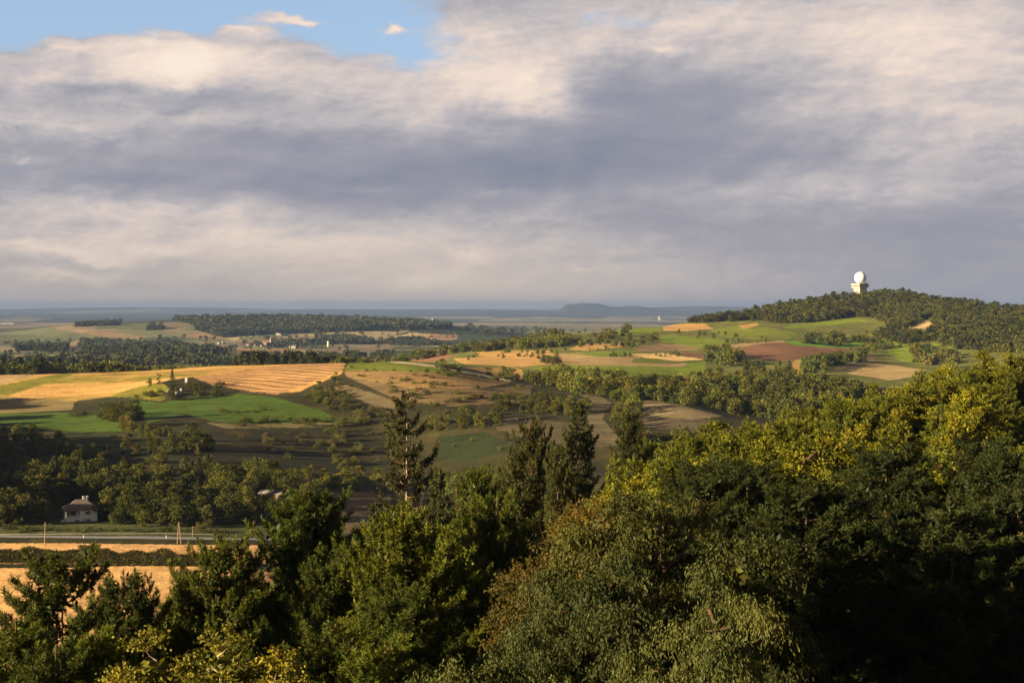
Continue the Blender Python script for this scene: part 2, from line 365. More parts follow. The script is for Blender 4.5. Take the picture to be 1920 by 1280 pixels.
# (colour, y0, y1, polygon in photograph pixels), later ones lie over earlier ones
FIELDS = [
 # ---- far hill and the valley before it, field colours muted for cloud shade
 (DULLG, 3700, 6600, [(-50, 625), (100, 615), (160, 630), (127, 645), (0, 649), (-50, 649)]),
 (DULLO, 3700, 6600, [(127, 618), (160, 618), (273, 630), (260, 637), (187, 630)]),
 ((.20, .15, .08), 3700, 6600, [(187, 633), (260, 639), (230, 646), (200, 648), (150, 636)]),
 (GREEN_D, 3700, 6600, [(217, 635), (267, 647), (247, 648), (225, 642)]),
 (DULLG, 3700, 6600, [(210, 607), (290, 604), (310, 612), (290, 620), (230, 618), (170, 616)]),
 ((.24, .19, .10), 3700, 6600, [(290, 606), (330, 603), (360, 614), (330, 622), (295, 618)]),
 (DULLO, 3700, 6600, [(333, 630), (373, 620), (407, 625), (447, 633), (393, 637)]),
 ((.36, .28, .15), 3700, 6600, [(420, 636), (450, 630), (490, 628), (440, 637)]),
 ((.22, .17, .10), 3700, 6600, [(300, 634), (340, 634), (330, 642), (290, 640)]),
 ((.18, .13, .08), 3700, 6600, [(440, 640), (525, 630), (535, 634), (500, 644), (440, 650)]),
 (DULLO, 3700, 6600, [(535, 642), (552, 633), (594, 633), (593, 640), (560, 645)]),
 ((.30, .24, .12), 3700, 6600, [(560, 628), (620, 624), (652, 628), (640, 631), (600, 628)]),
 ((.42, .33, .17), 3700, 6600, [(733, 632), (773, 623), (800, 627), (760, 633)]),
 ((.40, .24, .13), 3700, 6600, [(790, 630), (800, 626), (857, 627), (857, 637), (807, 637)]),
 ((.26, .21, .11), 3700, 6600, [(767, 635), (800, 633), (815, 639), (770, 641)]),
 (GREEN_D, 3700, 7600, [(858, 627), (920, 625), (945, 633), (900, 640), (858, 638)]),
 (DULLO, 3700, 6600, [(705, 641), (735, 639), (725, 645), (700, 647)]),
 ((.20, .17, .10), 3700, 6600, [(0, 660), (80, 655), (240, 660), (340, 668), (240, 672), (0, 665)]),
 ((.17, .13, .08), 2300, 4500, [(590, 655), (640, 650), (740, 648), (730, 662), (640, 666), (590, 664)]),
 (FORE, 4200, 7200, [(313, 597), (640, 595), (845, 612), (843, 618), (747, 620), (640, 623), (500, 628), (417, 633), (373, 620), (360, 607)]),
 (FORE, 3900, 6600, [(470, 650), (560, 645), (700, 645), (690, 640), (640, 634), (595, 634), (597, 640), (560, 646)]),
 (FORE, 2300, 4400, [(157, 640), (200, 643), (390, 655), (433, 661), (360, 671), (287, 667), (157, 661)]),
 # ---- valley floor near
 (WHEAT, 250, 395, [(-300, 1057), (560, 1062), (560, 1200), (-300, 1400)]),
 (WHEAT, 395, 436, [(-300, 1014), (0, 1018), (560, 1022), (560, 1058), (-300, 1056)]),
 (MEAD, 440, 520, [(-300, 978), (700, 985), (760, 1012), (430, 1008), (-300, 1002)]),
 (TAND, 470, 640, [(590, 940), (660, 930), (735, 928), (730, 985), (650, 1002), (590, 962)]),
 ((.14, .09, .055), 470, 640, [(600, 925), (720, 918), (728, 965), (650, 968), (640, 950)]),
 ((.022, .031, .009), 500, 760, [(823, 817), (910, 810), (975, 840), (860, 866), (810, 850)]),  # meadow colour darkened to stand for shade
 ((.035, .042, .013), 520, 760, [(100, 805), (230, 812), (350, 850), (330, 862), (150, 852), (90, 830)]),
 # ---- slopes of the near hill
 (GRM, 600, 960, [(-200, 768), (0, 775), (127, 773), (187, 780), (235, 792), (233, 808), (160, 810), (83, 804), (0, 793), (-200, 790)]),
 (DRY, 700, 980, [(-200, 742), (0, 742), (140, 752), (135, 768), (0, 776), (-200, 772)]),
 (STUB, 820, 1200, [(-300, 690), (0, 690), (300, 684), (500, 676), (652, 672), (640, 700), (560, 735), (480, 735), (400, 722), (360, 706), (300, 716), (255, 738), (140, 752), (0, 743), (-300, 743)]),
 (YGR, 820, 1010, [(0, 722), (120, 700), (140, 702), (15, 742), (-30, 741)]),
 (YGR, 780, 980, [(200, 745), (250, 728), (300, 716), (330, 735), (300, 752), (243, 745)]),
 (TAN, 900, 1100, [(-300, 700), (0, 700), (75, 695), (70, 704), (0, 720), (-300, 735)]),
 (HAY, 850, 1100, [(360, 707), (527, 684), (648, 676), (640, 694), (567, 724), (520, 739), (467, 733), (405, 723)]),
 (GRM, 640, 960, [(243, 748), (300, 755), (367, 744), (450, 738), (520, 746), (600, 768), (645, 790), (567, 792), (467, 794), (400, 790), (350, 776), (277, 793), (262, 772)]),
 ((.16, .13, .05), 600, 800, [(385, 792), (470, 796), (560, 792), (640, 790), (600, 800), (420, 803)]),
 (BRN, 760, 1100, [(645, 695), (830, 696), (900, 708), (960, 716), (900, 728), (850, 735), (770, 728), (700, 716), (650, 706)]),
 ((.16, .11, .05), 700, 960, [(650, 706), (770, 728), (900, 728), (1000, 722), (990, 752), (850, 762), (740, 748)]),
 (GRN2, 850, 1250, [(655, 679), (700, 674), (760, 674), (813, 684), (925, 704), (830, 697), (645, 694)]),
 (TAND, 640, 940, [(617, 727), (650, 722), (745, 752), (752, 768), (700, 760)]),
 (PALE, 900, 1300, [(640, 675.5), (727, 674.5), (813, 684.5), (893, 698), (960, 712), (958, 716), (893, 702), (813, 688), (727, 677.5), (640, 678)]),
 ((.085, .068, .036), 600, 830, [(937, 782), (1070, 793), (1160, 835), (1100, 840), (980, 820), (930, 805)]),  # this and the next three fields darkened to carry valley shade
 ((.125, .098, .055), 600, 900, [(1065, 722), (1127, 740), (1147, 757), (1130, 785), (1175, 835), (1110, 825), (1100, 775), (1105, 748), (1080, 735)]),
 ((.20, .155, .08), 600, 900, [(1198, 745), (1271, 758), (1356, 780), (1300, 786), (1205, 780)]),
 ((.10, .08, .045), 600, 900, [(1200, 778), (1300, 786), (1340, 786), (1326, 815), (1207, 800)]),
 # ---- fields in the middle distance
 (ORG, 1050, 1900, [(850, 672), (1010, 665), (1056, 680), (977, 688), (873, 684)]),
 (SOIL, 1050, 1900, [(755, 675), (813, 663), (850, 666), (840, 674), (793, 680)]),
 (GRN2, 1050, 1900, [(865, 683), (977, 687), (970, 690), (927, 690)]),
 (STUB, 1000, 1500, [(870, 688), (977, 690), (985, 702), (975, 713), (940, 706)]),
 (ORG, 1050, 2100, [(893, 660), (1027, 656), (1042, 667), (893, 668)]),
 (TAN, 1050, 1800, [(1040, 663), (1147, 660), (1200, 668), (1200, 687), (1060, 684)]),
 (GREEN, 1050, 2100, [(1073, 663), (1193, 657), (1180, 669), (1120, 669)]),
 (GREEN, 1000, 1600, [(985, 688), (1080, 684), (1250, 685), (1322, 678), (1326, 702), (1185, 707), (1100, 697), (1030, 697)]),
 ((.62, .42, .17), 1100, 1900, [(1181, 664), (1245, 661), (1322, 674), (1271, 677), (1207, 670)]),
 (TAN, 1100, 1900, [(1100, 674), (1181, 667), (1190, 679), (1290, 681), (1279, 687), (1100, 684)]),
 (GRN2, 1100, 1900, [(1187, 672), (1230, 671), (1265, 678), (1230, 681), (1185, 679)]),
 (ORG, 1300, 2200, [(1095, 644), (1165, 643), (1172, 650), (1097, 658), (1064, 655)]),
 ((.24, .16, .08), 1300, 2200, [(1185, 651), (1241, 642), (1313, 651), (1309, 657), (1198, 659)]),
 (GREEN, 1300, 2300, [(1237, 628), (1339, 633), (1378, 640), (1356, 647), (1313, 651), (1241, 643)]),
 (GRN2, 1300, 2300, [(1331, 617), (1399, 607), (1485, 621), (1499, 627), (1476, 636), (1399, 636), (1350, 629)]),
 (ORG, 1500, 2400, [(1241, 609), (1322, 606), (1337, 616), (1279, 621), (1245, 620)]),
 (STUB, 1500, 2400, [(1383, 609), (1420, 604), (1424, 609), (1395, 617)]),
 (GREEN, 1500, 2400, [(1125, 628), (1175, 612), (1241, 608), (1237, 622), (1185, 628)]),
 (GREEN, 1500, 2400, [(1467, 612), (1535, 604), (1604, 597), (1628, 600), (1527, 614), (1476, 618)]),
 (SOIL, 1250, 2200, [(1373, 651), (1463, 640), (1578, 653), (1618, 652), (1570, 662), (1510, 668), (1484, 677), (1450, 676), (1385, 666)]),
 ((.16, .08, .045), 1250, 2200, [(1277, 659), (1318, 663), (1326, 672), (1286, 669)]),
 (TAN, 1250, 2200, [(1318, 651), (1467, 637), (1474, 640), (1373, 652)]),
 ((.13, .25, .02), 1250, 2200, [(1472, 640), (1510, 637), (1578, 643), (1624, 639), (1619, 650), (1578, 653), (1493, 647)]),
 (ORG, 1150, 1700, [(1484, 679), (1509, 671), (1500, 697), (1487, 695)]),
 ((.40, .28, .12), 1050, 1500, [(1590, 696), (1630, 684), (1640, 680), (1734, 693), (1730, 705), (1668, 713), (1588, 700)]),
 ((.19, .14, .07), 1100, 1900, [(1555, 696), (1634, 662), (1645, 680), (1592, 698)]),
 (GREEN, 1200, 2200, [(1651, 636), (1685, 636), (1707, 655), (1727, 682), (1689, 677), (1668, 664)]),
 (GRN2, 1200, 2200, [(1727, 640), (1790, 652), (1800, 658), (1727, 650)]),
 (DRY, 1350, 2300, [(1672, 621), (1732, 598), (1768, 617), (1741, 630), (1677, 631)]),
 ((.42, .30, .14), 1350, 2300, [(1690, 619), (1735, 598), (1750, 606), (1720, 622)]),
 ((.36, .27, .13), 1350, 2400, [(1795, 592), (1848, 606), (1830, 610), (1790, 600)]),
]
PAL = np.array([DULLG, (.19, .155, .085), (.24, .19, .11), (.15, .16, .07), (.10, .12, .05), DULLO, (.30, .24, .13), (.14, .11, .07), (.06, .07, .035), (.17, .17, .08)])  # far crops, toned down in place of cloud shade
def ground_color(x, y, z):
    Y = np.maximum(y, 1.0)
    px = CX + F * x / Y; py = HZ - F * z / Y
    w1 = (fbm(x / 30.0, y / 30.0, 3, 21) - 0.5); w2 = (fbm(x / 30.0, y / 60.0, 3, 22) - 0.5)
    px = px + w1 * 6; py = py + w2 * 2.4
    n = fbm(x / 60.0, y / 60.0, 4, 31)[:, None]; n2 = fbm(x / 14.0, y / 14.0, 3, 33)[:, None]
    col = np.array(SCRUB_SHADE)[None] * (0.6 + 0.9 * n) + np.array([.03, .018, .005])[None] * np.clip(n2 - .45, 0, 1) * 3
    front = y > 5
    # grassy heath between the fields of the middle distance
    mid = (front & (Y > 1050) & (Y < 2450))[:, None]
    g = np.array([.11, .12, .025])[None] * (0.7 + .6 * n) + np.array([.10, .055, .015])[None] * np.clip(n2 - .5, 0, 1) * 3
    col = np.where(mid, g, col)
    # far patchwork: long strips of differing crops
    farm = front & (Y > 2450)
    sc = np.where(Y > 9000, 620.0, 260.0)
    th = 0.5 + 0.6 * vnoise(x / 2600.0, y / 2600.0, 77)
    u = x * np.cos(th) + y * np.sin(th); v = -x * np.sin(th) + y * np.cos(th)
    cu = np.floor(u / (sc * 1.7) + vnoise(x / 900, y / 900, 51) * .25); cv = np.floor(v / (sc * 1.1) + vnoise(x / 900, y / 900, 52) * .25)
    idx = (_hash(cu, cv, 88) * 9.99).astype(int)
    pc = PAL[idx]
    wood = (fbm(x / 1500.0, y / 1500.0, 4, 61) > 0.60)[:, None]
    pc = np.where(wood, np.array(FORE)[None] * 1.2, pc)
    blue = ((Y > 11000) & (fbm(x / 2600.0, y / 4000.0, 4, 64) > 0.40))[:, None]
    pc = np.where(blue, np.array([.035, .045, .025])[None], pc)
    ring = ((Y > 12500) & (Y < 19000) & (np.abs(px - 1010) < 280) & (fbm(x / 900, y / 2600, 3, 65) > .5))[:, None]
    pc = np.where(ring, np.array([.22, .19, .13])[None], pc)
    col = np.where(farm[:, None], pc * (0.8 + .4 * n), col)
    rows = np.zeros(len(x))
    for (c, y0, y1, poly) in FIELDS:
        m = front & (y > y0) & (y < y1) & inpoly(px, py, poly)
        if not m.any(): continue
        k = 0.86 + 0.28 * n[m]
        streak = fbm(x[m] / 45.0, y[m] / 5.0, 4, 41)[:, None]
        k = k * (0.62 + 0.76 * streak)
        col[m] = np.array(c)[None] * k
        rows[m] = 0.0
        if y0 in (3700, 2300): col[m] *= (.72 + .56 * _hash(cu[m] * 3 + np.floor(u[m] / 170.0), cv[m] + np.floor(v[m] / 420.0), 12))[:, None]
        if c is HAY: rows[m] = 1.0
        elif c in (WHEAT, STUB, SOIL, TAN): rows[m] = 0.08
        if c is STUB:
            gg = np.clip(fbm(x[m] / 45.0, y[m] / 16.0, 5, 43) - .47, 0, .3)[:, None] * 3.2
            col[m] = col[m] * (1 - gg) + np.array(YGR)[None] * gg
    return np.clip(col, .004, .9), rows

def ground_material():
    m = bpy.data.materials.new('ground_fields'); m.use_nodes = True
    t = m.node_tree; N = NT(t); b = t.nodes['Principled BSDF']
    at = N.new('ShaderNodeAttribute', attribute_name='tint'); ro = N.new('ShaderNodeAttribute', attribute_name='rows')
    g = N.new('ShaderNodeNewGeometry').outputs['Position']
    n1 = N.noise(g, 0.45, 6, .65); n2 = N.noise(g, 0.06, 5, .6); n3 = N.noise(N.vm('MULTIPLY', g, (0.5, 2.2, 1.0)), 0.22, 4, .6)
    k = N.m('ADD', -0.15, N.m('ADD', N.m('MULTIPLY', n1, .7), N.m('ADD', N.m('MULTIPLY', n2, .75), N.m('MULTIPLY', n3, .85))))
    c = N.mix(1.0, at.outputs['Color'], N.xyz(k, k, k), 'MULTIPLY')
    # swaths of mown straw
    sp = N.new('ShaderNodeSeparateXYZ'); N.put(sp.inputs[0], g)
    bend = N.m('MULTIPLY', N.noise(g, 0.007, 2, .5), 60.0)
    ph = N.m('ADD', N.m('ADD', N.m('MULTIPLY', sp.outputs[0], 0.38), N.m('MULTIPLY', sp.outputs[1], 0.86)), bend)
    s = N.m('SINE', N.m('MULTIPLY', ph, 2 * math.pi / 8.5))
    s = N.rng(s, 0.0, 0.9, 0.0, 1.0, True)
    amp = N.m('MULTIPLY', ro.outputs['Fac'], N.m('MULTIPLY', s, 0.62), clamp=True)
    dark = N.mix(1.0, c, (.42, .36, .36, 1), 'MULTIPLY')
    c = N.mix(amp, c, dark)
    N.put(b.inputs['Base Color'], c); b.inputs['Roughness'].default_value = .95
    b.inputs['Specular IOR Level'].default_value = .1
    bp = N.new('ShaderNodeBump'); bp.inputs['Strength'].default_value = .6; bp.inputs['Distance'].default_value = .8
    hh = N.m('ADD', n1, N.m('MULTIPLY', N.m('MULTIPLY', s, ro.outputs['Fac']), -.8))
    N.put(bp.inputs['Height'], hh); N.put(b.inputs['Normal'], bp.outputs[0])
    return m

def build_ground():
    a0 = math.atan(1010 / F)
    th = np.concatenate([np.radians(np.arange(-180, -26, 3.0)), np.linspace(-math.radians(26), -a0, 24)[:-1],
                         np.arctan(np.linspace(-1010, 1010, 900) / F), np.linspace(a0, math.radians(26), 24)[1:], np.radians(np.arange(29, 180, 3.0))])
    def seg(a, b, d): return np.exp(np.arange(math.log(a), math.log(b), d))
    R = np.concatenate([[0.5], seg(4, 300, .05), seg(300, 540, .0022), seg(540, 700, .0042), seg(700, 1400, .0038), seg(1400, 2600, .0042), seg(2600, 7200, .0055), seg(7200, 24500, .013), seg(24500, 35000, .012)])
    nt, nr = len(th), len(R)
    TH, RR = np.meshgrid(th, R)
    x = (np.sin(TH) * RR).ravel(); y = (np.cos(TH) * RR).ravel()
    z = H(x, y)
    col, rows = ground_color(x, y, z)
    i = np.arange(nr - 1)[:, None] * nt; j = np.arange(nt)[None]
    j2 = (j + 1) % nt
    f = np.stack([i + j, i + j2, i + nt + j2, i + nt + j], -1).reshape(-1, 4)[:, ::-1]
    me = mk_mesh('ground', np.stack([x, y, z], 1), f, [ground_material()], tint=col, smooth=True, attrs={'rows': rows})
    return ob('ground', me, kind='structure', label='rolling farmland of fields, heath and distant plain')
GROUND = build_ground()

def simple_mat(name, col, rough=.8, var=.25, scale=3.0, spec=.3, metal=0.0, bump=0.0):
    m = bpy.data.materials.new(name); m.use_nodes = True
    t = m.node_tree; N = NT(t); b = t.nodes['Principled BSDF']
    tc = N.new('ShaderNodeTexCoord')
    n = N.noise(tc.outputs['Object'], scale, 5, .6)
    k = N.rng(n, .25, .75, 1 - var, 1 + var)
    N.put(b.inputs['Base Color'], N.mix(1.0, tuple(col) + (1,), N.xyz(k, k, k), 'MULTIPLY'))
    b.inputs['Roughness'].default_value = rough; b.inputs['Specular IOR Level'].default_value = spec
    b.inputs['Metallic'].default_value = metal
    if bump:
        bp = N.new('ShaderNodeBump'); bp.inputs['Distance'].default_value = bump
        N.put(bp.inputs['Height'], n); N.put(b.inputs['Normal'], bp.outputs[0])
    return m

def ribbon(name, pts, width, mat, lift=.03, thick=None, **props):
    """strip laid on the ground along photograph pixels (px, Y)"""
    P0 = np.array([[(px - CX) / F * Y, Y] for px, Y in pts])
    seg = np.hypot(*np.diff(P0, axis=0).T); s = np.concatenate([[0], np.cumsum(seg)])
    q = np.arange(0, s[-1], 1.0); X = np.interp(q, s, P0[:, 0]); Yy = np.interp(q, s, P0[:, 1])
    kk = np.ones(15) / 15; Xs = np.convolve(np.pad(X, 7, 'edge'), kk, 'valid'); Ys = np.convolve(np.pad(Yy, 7, 'edge'), kk, 'valid')
    tx = np.gradient(Xs); ty = np.gradient(Ys); L = np.hypot(tx, ty) + 1e-9; nx, ny = -ty / L, tx / L
    W = np.linspace(-.5, .5, 7) * width
    V = []; 
    zc = H(Xs, Ys)
    for w in W:
        vx = Xs + nx * w; vy = Ys + ny * w
        V.append(np.stack([vx, vy, np.maximum(H(vx, vy), zc - .3) + lift], 1))
    V = np.array(V).transpose(1, 0, 2).reshape(-1, 3)
    n = len(Xs); i = np.arange(n - 1)[:, None] * 7; j = np.arange(6)[None]
    f = np.stack([i + j, i + j + 1, i + j + 8, i + j + 7], -1).reshape(-1, 4)
    return ob(name, mk_mesh(name, V, f[:, ::-1], [mat], smooth=True), kind='structure', **props)
asph = simple_mat('asphalt', (.20, .195, .195), .85, .2, .6)
dirt = simple_mat('track_gravel', (.34, .29, .20), .9, .3, .5)
def road_Y(px, py):
    h = hit(px, py, 380, 520)
    return h[1] if h else 440
ribbon('road', [(px, road_Y(px, py)) for px, py in ((-260, 1003), (-100, 1004.5), (0, 1006), (160, 1008), (300, 1009), (450, 1011.5), (560, 1013), (640, 1015.5), (760, 1019), (900, 1024))], 4.4, asph, .16)
ribbon('track', [(px, road_Y(px, py)) for px, py in ((-260, 1001), (0, 1002.2), (120, 1001.5), (220, 1000.8), (330, 1001.2), (430, 1004))], 1.6, dirt, .14)

# ------------------------------------------------------------------ haze
def build_haze():
    me = bpy.data.meshes.new('haze')
    s = 35500.0; z0, z1 = -420.0, 66.0
    v = [(-s, -s, z0), (s, -s, z0), (s, s, z0), (-s, s, z0), (-s, -s, z1), (s, -s, z1), (s, s, z1), (-s, s, z1)]
    me.from_pydata(v, [], [(3, 2, 1, 0), (4, 5, 6, 7), (0, 1, 5, 4), (1, 2, 6, 5), (2, 3, 7, 6), (3, 0, 4, 7)])
    m = bpy.data.materials.new('haze_air'); m.use_nodes = True; t = m.node_tree; t.nodes.clear()
    o = t.nodes.new('ShaderNodeOutputMaterial'); p = t.nodes.new('ShaderNodeVolumePrincipled')
    p.inputs['Color'].default_value = (.155, .225, .42, 1); p.inputs['Density'].default_value = HAZE
    p.inputs['Anisotropy'].default_value = 0.0
    t.links.new(p.outputs[0], o.inputs['Volume'])
    me.materials.append(m)
    return ob('haze', me, kind='stuff', label='pale blue evening haze over the distant plain')
HAZE = 4.3e-5
build_haze()
# ------------------------------------------------------------------ foliage and bark materials
def foliage_mat(name, trans=.25, spec=.35, rough=.5, hue=.18):
    m = bpy.data.materials.new(name); m.use_nodes = True
    t = m.node_tree; t.nodes.clear(); N = NT(t)
    out = N.new('ShaderNodeOutputMaterial')
    at = N.new('ShaderNodeAttribute', attribute_name='tint')
    oi = N.new('ShaderNodeObjectInfo')
    r = oi.outputs['Random']
    c1 = N.mix(r, (1 - hue, 1.0 - hue * .6, 1.0, 1), (1 + hue, 1 + hue * .4, .9, 1))
    c = N.mix(1.0, at.outputs['Color'], c1, 'MULTIPLY')
    k = N.rng(N.m('FRACT', N.m('MULTIPLY', r, 7.31)), 0, 1, .75, 1.2)
    c = N.mix(1.0, c, N.xyz(k, k, k), 'MULTIPLY')
    b = N.new('ShaderNodeBsdfPrincipled'); N.put(b.inputs['Base Color'], c)
    b.inputs['Roughness'].default_value = rough; b.inputs['Specular IOR Level'].default_value = spec
    tr = N.new('ShaderNodeBsdfTranslucent'); N.put(tr.inputs[0], N.mix(1.0, c, (1.3, 1.25, .5, 1), 'MULTIPLY'))
    mx = N.new('ShaderNodeMixShader'); mx.inputs[0].default_value = trans
    N.l.new(b.outputs[0], mx.inputs[1]); N.l.new(tr.outputs[0], mx.inputs[2]); N.l.new(mx.outputs[0], out.inputs[0])
    return m
M_LEAF = foliage_mat('broad_leaves', .16, .10, .55)
M_NEED = foliage_mat('pine_needles', .10, .10, .55, .10)
M_SPRU = foliage_mat('spruce_needles', .08, .1, .6, .05)
M_FAR = foliage_mat('distant_leaves', .12, .1, .8, .13)
M_BARKD = simple_mat('dark_bark', (.04, .03, .02), .95, .4, 6.0, .1)
def bark_mat(name, col, sc):
    m = simple_mat(name, col, .95, .4, sc, .1); t = m.node_tree; N = NT(t); b = t.nodes['Principled BSDF']
    src = b.inputs['Base Color'].links[0].from_socket
    at = N.new('ShaderNodeAttribute', attribute_name='tint')
    N.put(b.inputs['Base Color'], N.mix(1.0, src, at.outputs['Color'], 'MULTIPLY'))
    return m
M_BARK = bark_mat('bark', (.15, .10, .06), 6.0)
M_BIRCH = bark_mat('birch_bark', (.50, .42, .33), 4.0)
M_PALEB = bark_mat('spruce_bark', (.36, .25, .16), 4.0)
BR = (.42, .38, .34)

# ------------------------------------------------------------------ geometry pieces
def unit(v): return v / (np.linalg.norm(v, axis=-1, keepdims=True) + 1e-9)
def leaves(C, D, L, W, rg, up=0.0):
    """diamond leaves from base C along D"""
    n = len(C); D = unit(D)
    R = unit(rg.normal(size=(n, 3)) + np.array([0, 0, up]))
    S = unit(np.cross(D, R)); L = np.broadcast_to(L, (n,))[:, None]; W = np.broadcast_to(W, (n,))[:, None]
    m = C + D * L * .45
    V = np.stack([C, m + S * W * .5, C + D * L, m - S * W * .5], 1).reshape(-1, 3)
    Fc = np.arange(4 * n).reshape(n, 4)
    return V, Fc
class Acc:
    def __init__(s): s.v = []; s.f4 = []; s.t = []; s.n = 0
    def add(s, V, Fq, tint):
        s.v.append(V); s.f4.append(Fq + s.n); s.n += len(V)
        tint = np.asarray(tint, float)
        if tint.ndim == 1: tint = np.broadcast_to(tint, (len(V), 3))
        s.t.append(tint)
    def mesh(s, name, mats, midx=None, smooth=False):
        return mk_mesh(name, np.concatenate(s.v), np.concatenate(s.f4), mats, tint=np.concatenate(s.t), smooth=smooth, midx=midx)
def tube(acc, P, r, k=5, tint=(.2, .15, .1)):
    P = np.asarray(P, float); n = len(P); r = np.broadcast_to(np.asarray(r, float), (n,))
    T = unit(np.gradient(P, axis=0)); ref = np.array([.3, .2, 1.0]) if abs(T[0, 2]) < .9 else np.array([1.0, .1, .1])
    U = unit(np.cross(T, ref)); Wv = np.cross(T, U)
    a = np.arange(k) * 2 * math.pi / k
    V = (P[:, None] + (U[:, None] * np.cos(a)[None, :, None] + Wv[:, None] * np.sin(a)[None, :, None]) * r[:, None, None]).reshape(-1, 3)
    i = np.arange(n - 1)[:, None] * k; j = np.arange(k)[None]; j2 = (j + 1) % k
    acc.add(V, np.stack([i + j, i + j2, i + k + j2, i + k + j], -1).reshape(-1, 4), tint)

def sph(n, rg):
    return unit(rg.normal(size=(n, 3)))

def broadleaf(seed, h, r, nclump, nspray, nleaf, L, W, base=(.07, .09, .02), alt=(.10, .09, .02), altamt=.3, droop=.5, low=.18, trunk_r=.16, sharp=1.0, mat=None, bark=None, lean=(0, 0), openness=1.0, branches=True, spr=1.0, core=260):
    """trunk mesh and crown mesh of a broad-leaved tree; the crown is sprays of leaves on lumpy boughs"""
    rg = np.random.default_rng(seed)
    zc = h * (1 + low) / 2; rz = h * (1 - low) / 2
    d = sph(nclump, rg)
    q = rg.random(nclump) ** .45
    ph = rg.random(6) * 6.28
    az = np.arctan2(d[:, 1], d[:, 0])
    lump = 1 + .16 * np.sin(2 * az + ph[0]) + .12 * np.sin(3 * az + ph[1] + 2 * d[:, 2]) + .1 * np.sin(5 * d[:, 2] + ph[2])
    taper = np.where(d[:, 2] > 0, 1 - .35 * sharp * d[:, 2] ** 1.5, 1.0)
    cc = np.stack([d[:, 0] * r * lump * taper, d[:, 1] * r * lump * taper, d[:, 2] * rz], 1) * (q * .86)[:, None]
    cc[:, 2] += zc; cc[:, 0] += lean[0] * cc[:, 2] / h; cc[:, 1] += lean[1] * cc[:, 2] / h
    out = unit(cc - np.array([lean[0] * .5, lean[1] * .5, zc - rz * .5]))
    tr = Acc()
    kx = rg.normal(size=2) * .03 * h
    zz = np.linspace(0, 1, 9)
    TP = np.stack([lean[0] * zz + kx[0] * np.sin(3.1 * zz), lean[1] * zz + kx[1] * np.sin(2.6 * zz), zz * h * .74], 1)
    tube(tr, TP, trunk_r * (1 - zz * .88), 7, (1, 1, 1))
    cr_ = r * .19 * (1 + .3 * rg.random(nclump)) * openness
    if branches:
        for i in range(nclump):
            zt = np.clip(cc[i, 2] - (.25 + .3 * rg.random()) * np.hypot(cc[i, 0], cc[i, 1]) - .4, .12 * h, .85 * h)
            b0 = np.array([np.interp(zt, TP[:, 2], TP[:, 0]), np.interp(zt, TP[:, 2], TP[:, 1]), zt])
            t = np.linspace(0, 1, 5)[:, None]
            path = b0 * (1 - t) + cc[i] * t + np.array([0, 0, 1.0]) * (t * (1 - t)) * .25 * np.linalg.norm(cc[i] - b0)
            path[1:-1] += rg.normal(size=(3, 3)) * .04 * r
            tube(tr, path, trunk_r * .42 * (1 - .85 * t[:, 0]), 4, (.6, .55, .5) if bark else BR)
    # sprays
    n = nclump * nspray
    ci = np.repeat(np.arange(nclump), nspray)
    sd_ = unit(sph(n, rg) + out[ci] * .9 + np.array([0, 0, .25]))
    s0 = cc[ci] + sd_ * (cr_[ci] * (.1 + .55 * rg.random(n)))[:, None]
    sl_ = cr_[ci] * (.5 + .7 * rg.random(n)) * spr
    m = n * nleaf
    si = np.repeat(np.arange(n), nleaf); t = rg.random(m)
    C = s0[si] + sd_[si] * (sl_[si] * t)[:, None] + np.array([0, 0, -1.0]) * (droop * sl_[si] * t ** 2 * .8)[:, None]
    C = C + rg.normal(size=(m, 3)) * (sl_[si] * .11)[:, None]
    D = sd_[si] * .6 + sph(m, rg) * .75 + np.array([0, 0, -droop])
    V, Fq = leaves(C, D, L * (.7 + .6 * rg.random(m)), W * (.7 + .6 * rg.random(m)), rg)
    mixc = np.clip(altamt + .35 * rg.normal(size=nclump), 0, 1)[ci][si] * .7 + .3 * rg.random(m)
    bb = np.array(base)[None] * (1 - mixc[:, None]) + np.array(alt)[None] * mixc[:, None]
    bb = bb * (.75 + .5 * rg.random((m, 1))) * (.85 + .3 * rg.random(n))[si][:, None]
    cr = Acc(); cr.add(V, Fq, np.repeat(bb, 4, 0))
    ni = core * nclump // 10
    ic = rg.integers(0, nclump, ni); ax_ = np.array([0, 0, zc]) + (cc[ic] - np.array([0, 0, zc])) * np.array([.68, .68, .85])
    Ci = ax_ + sph(ni, rg) * (r * .10)
    Vi, Fi = leaves(Ci, sph(ni, rg), .42, .24, rg)  # large inner leaves added to block light through the crown
    cr.add(Vi, Fi, np.repeat(bb[rg.integers(0, m, ni)], 4, 0))
    return tr.mesh('trunk', [bark or M_BARK], smooth=True), cr.mesh('crown', [mat or M_LEAF])

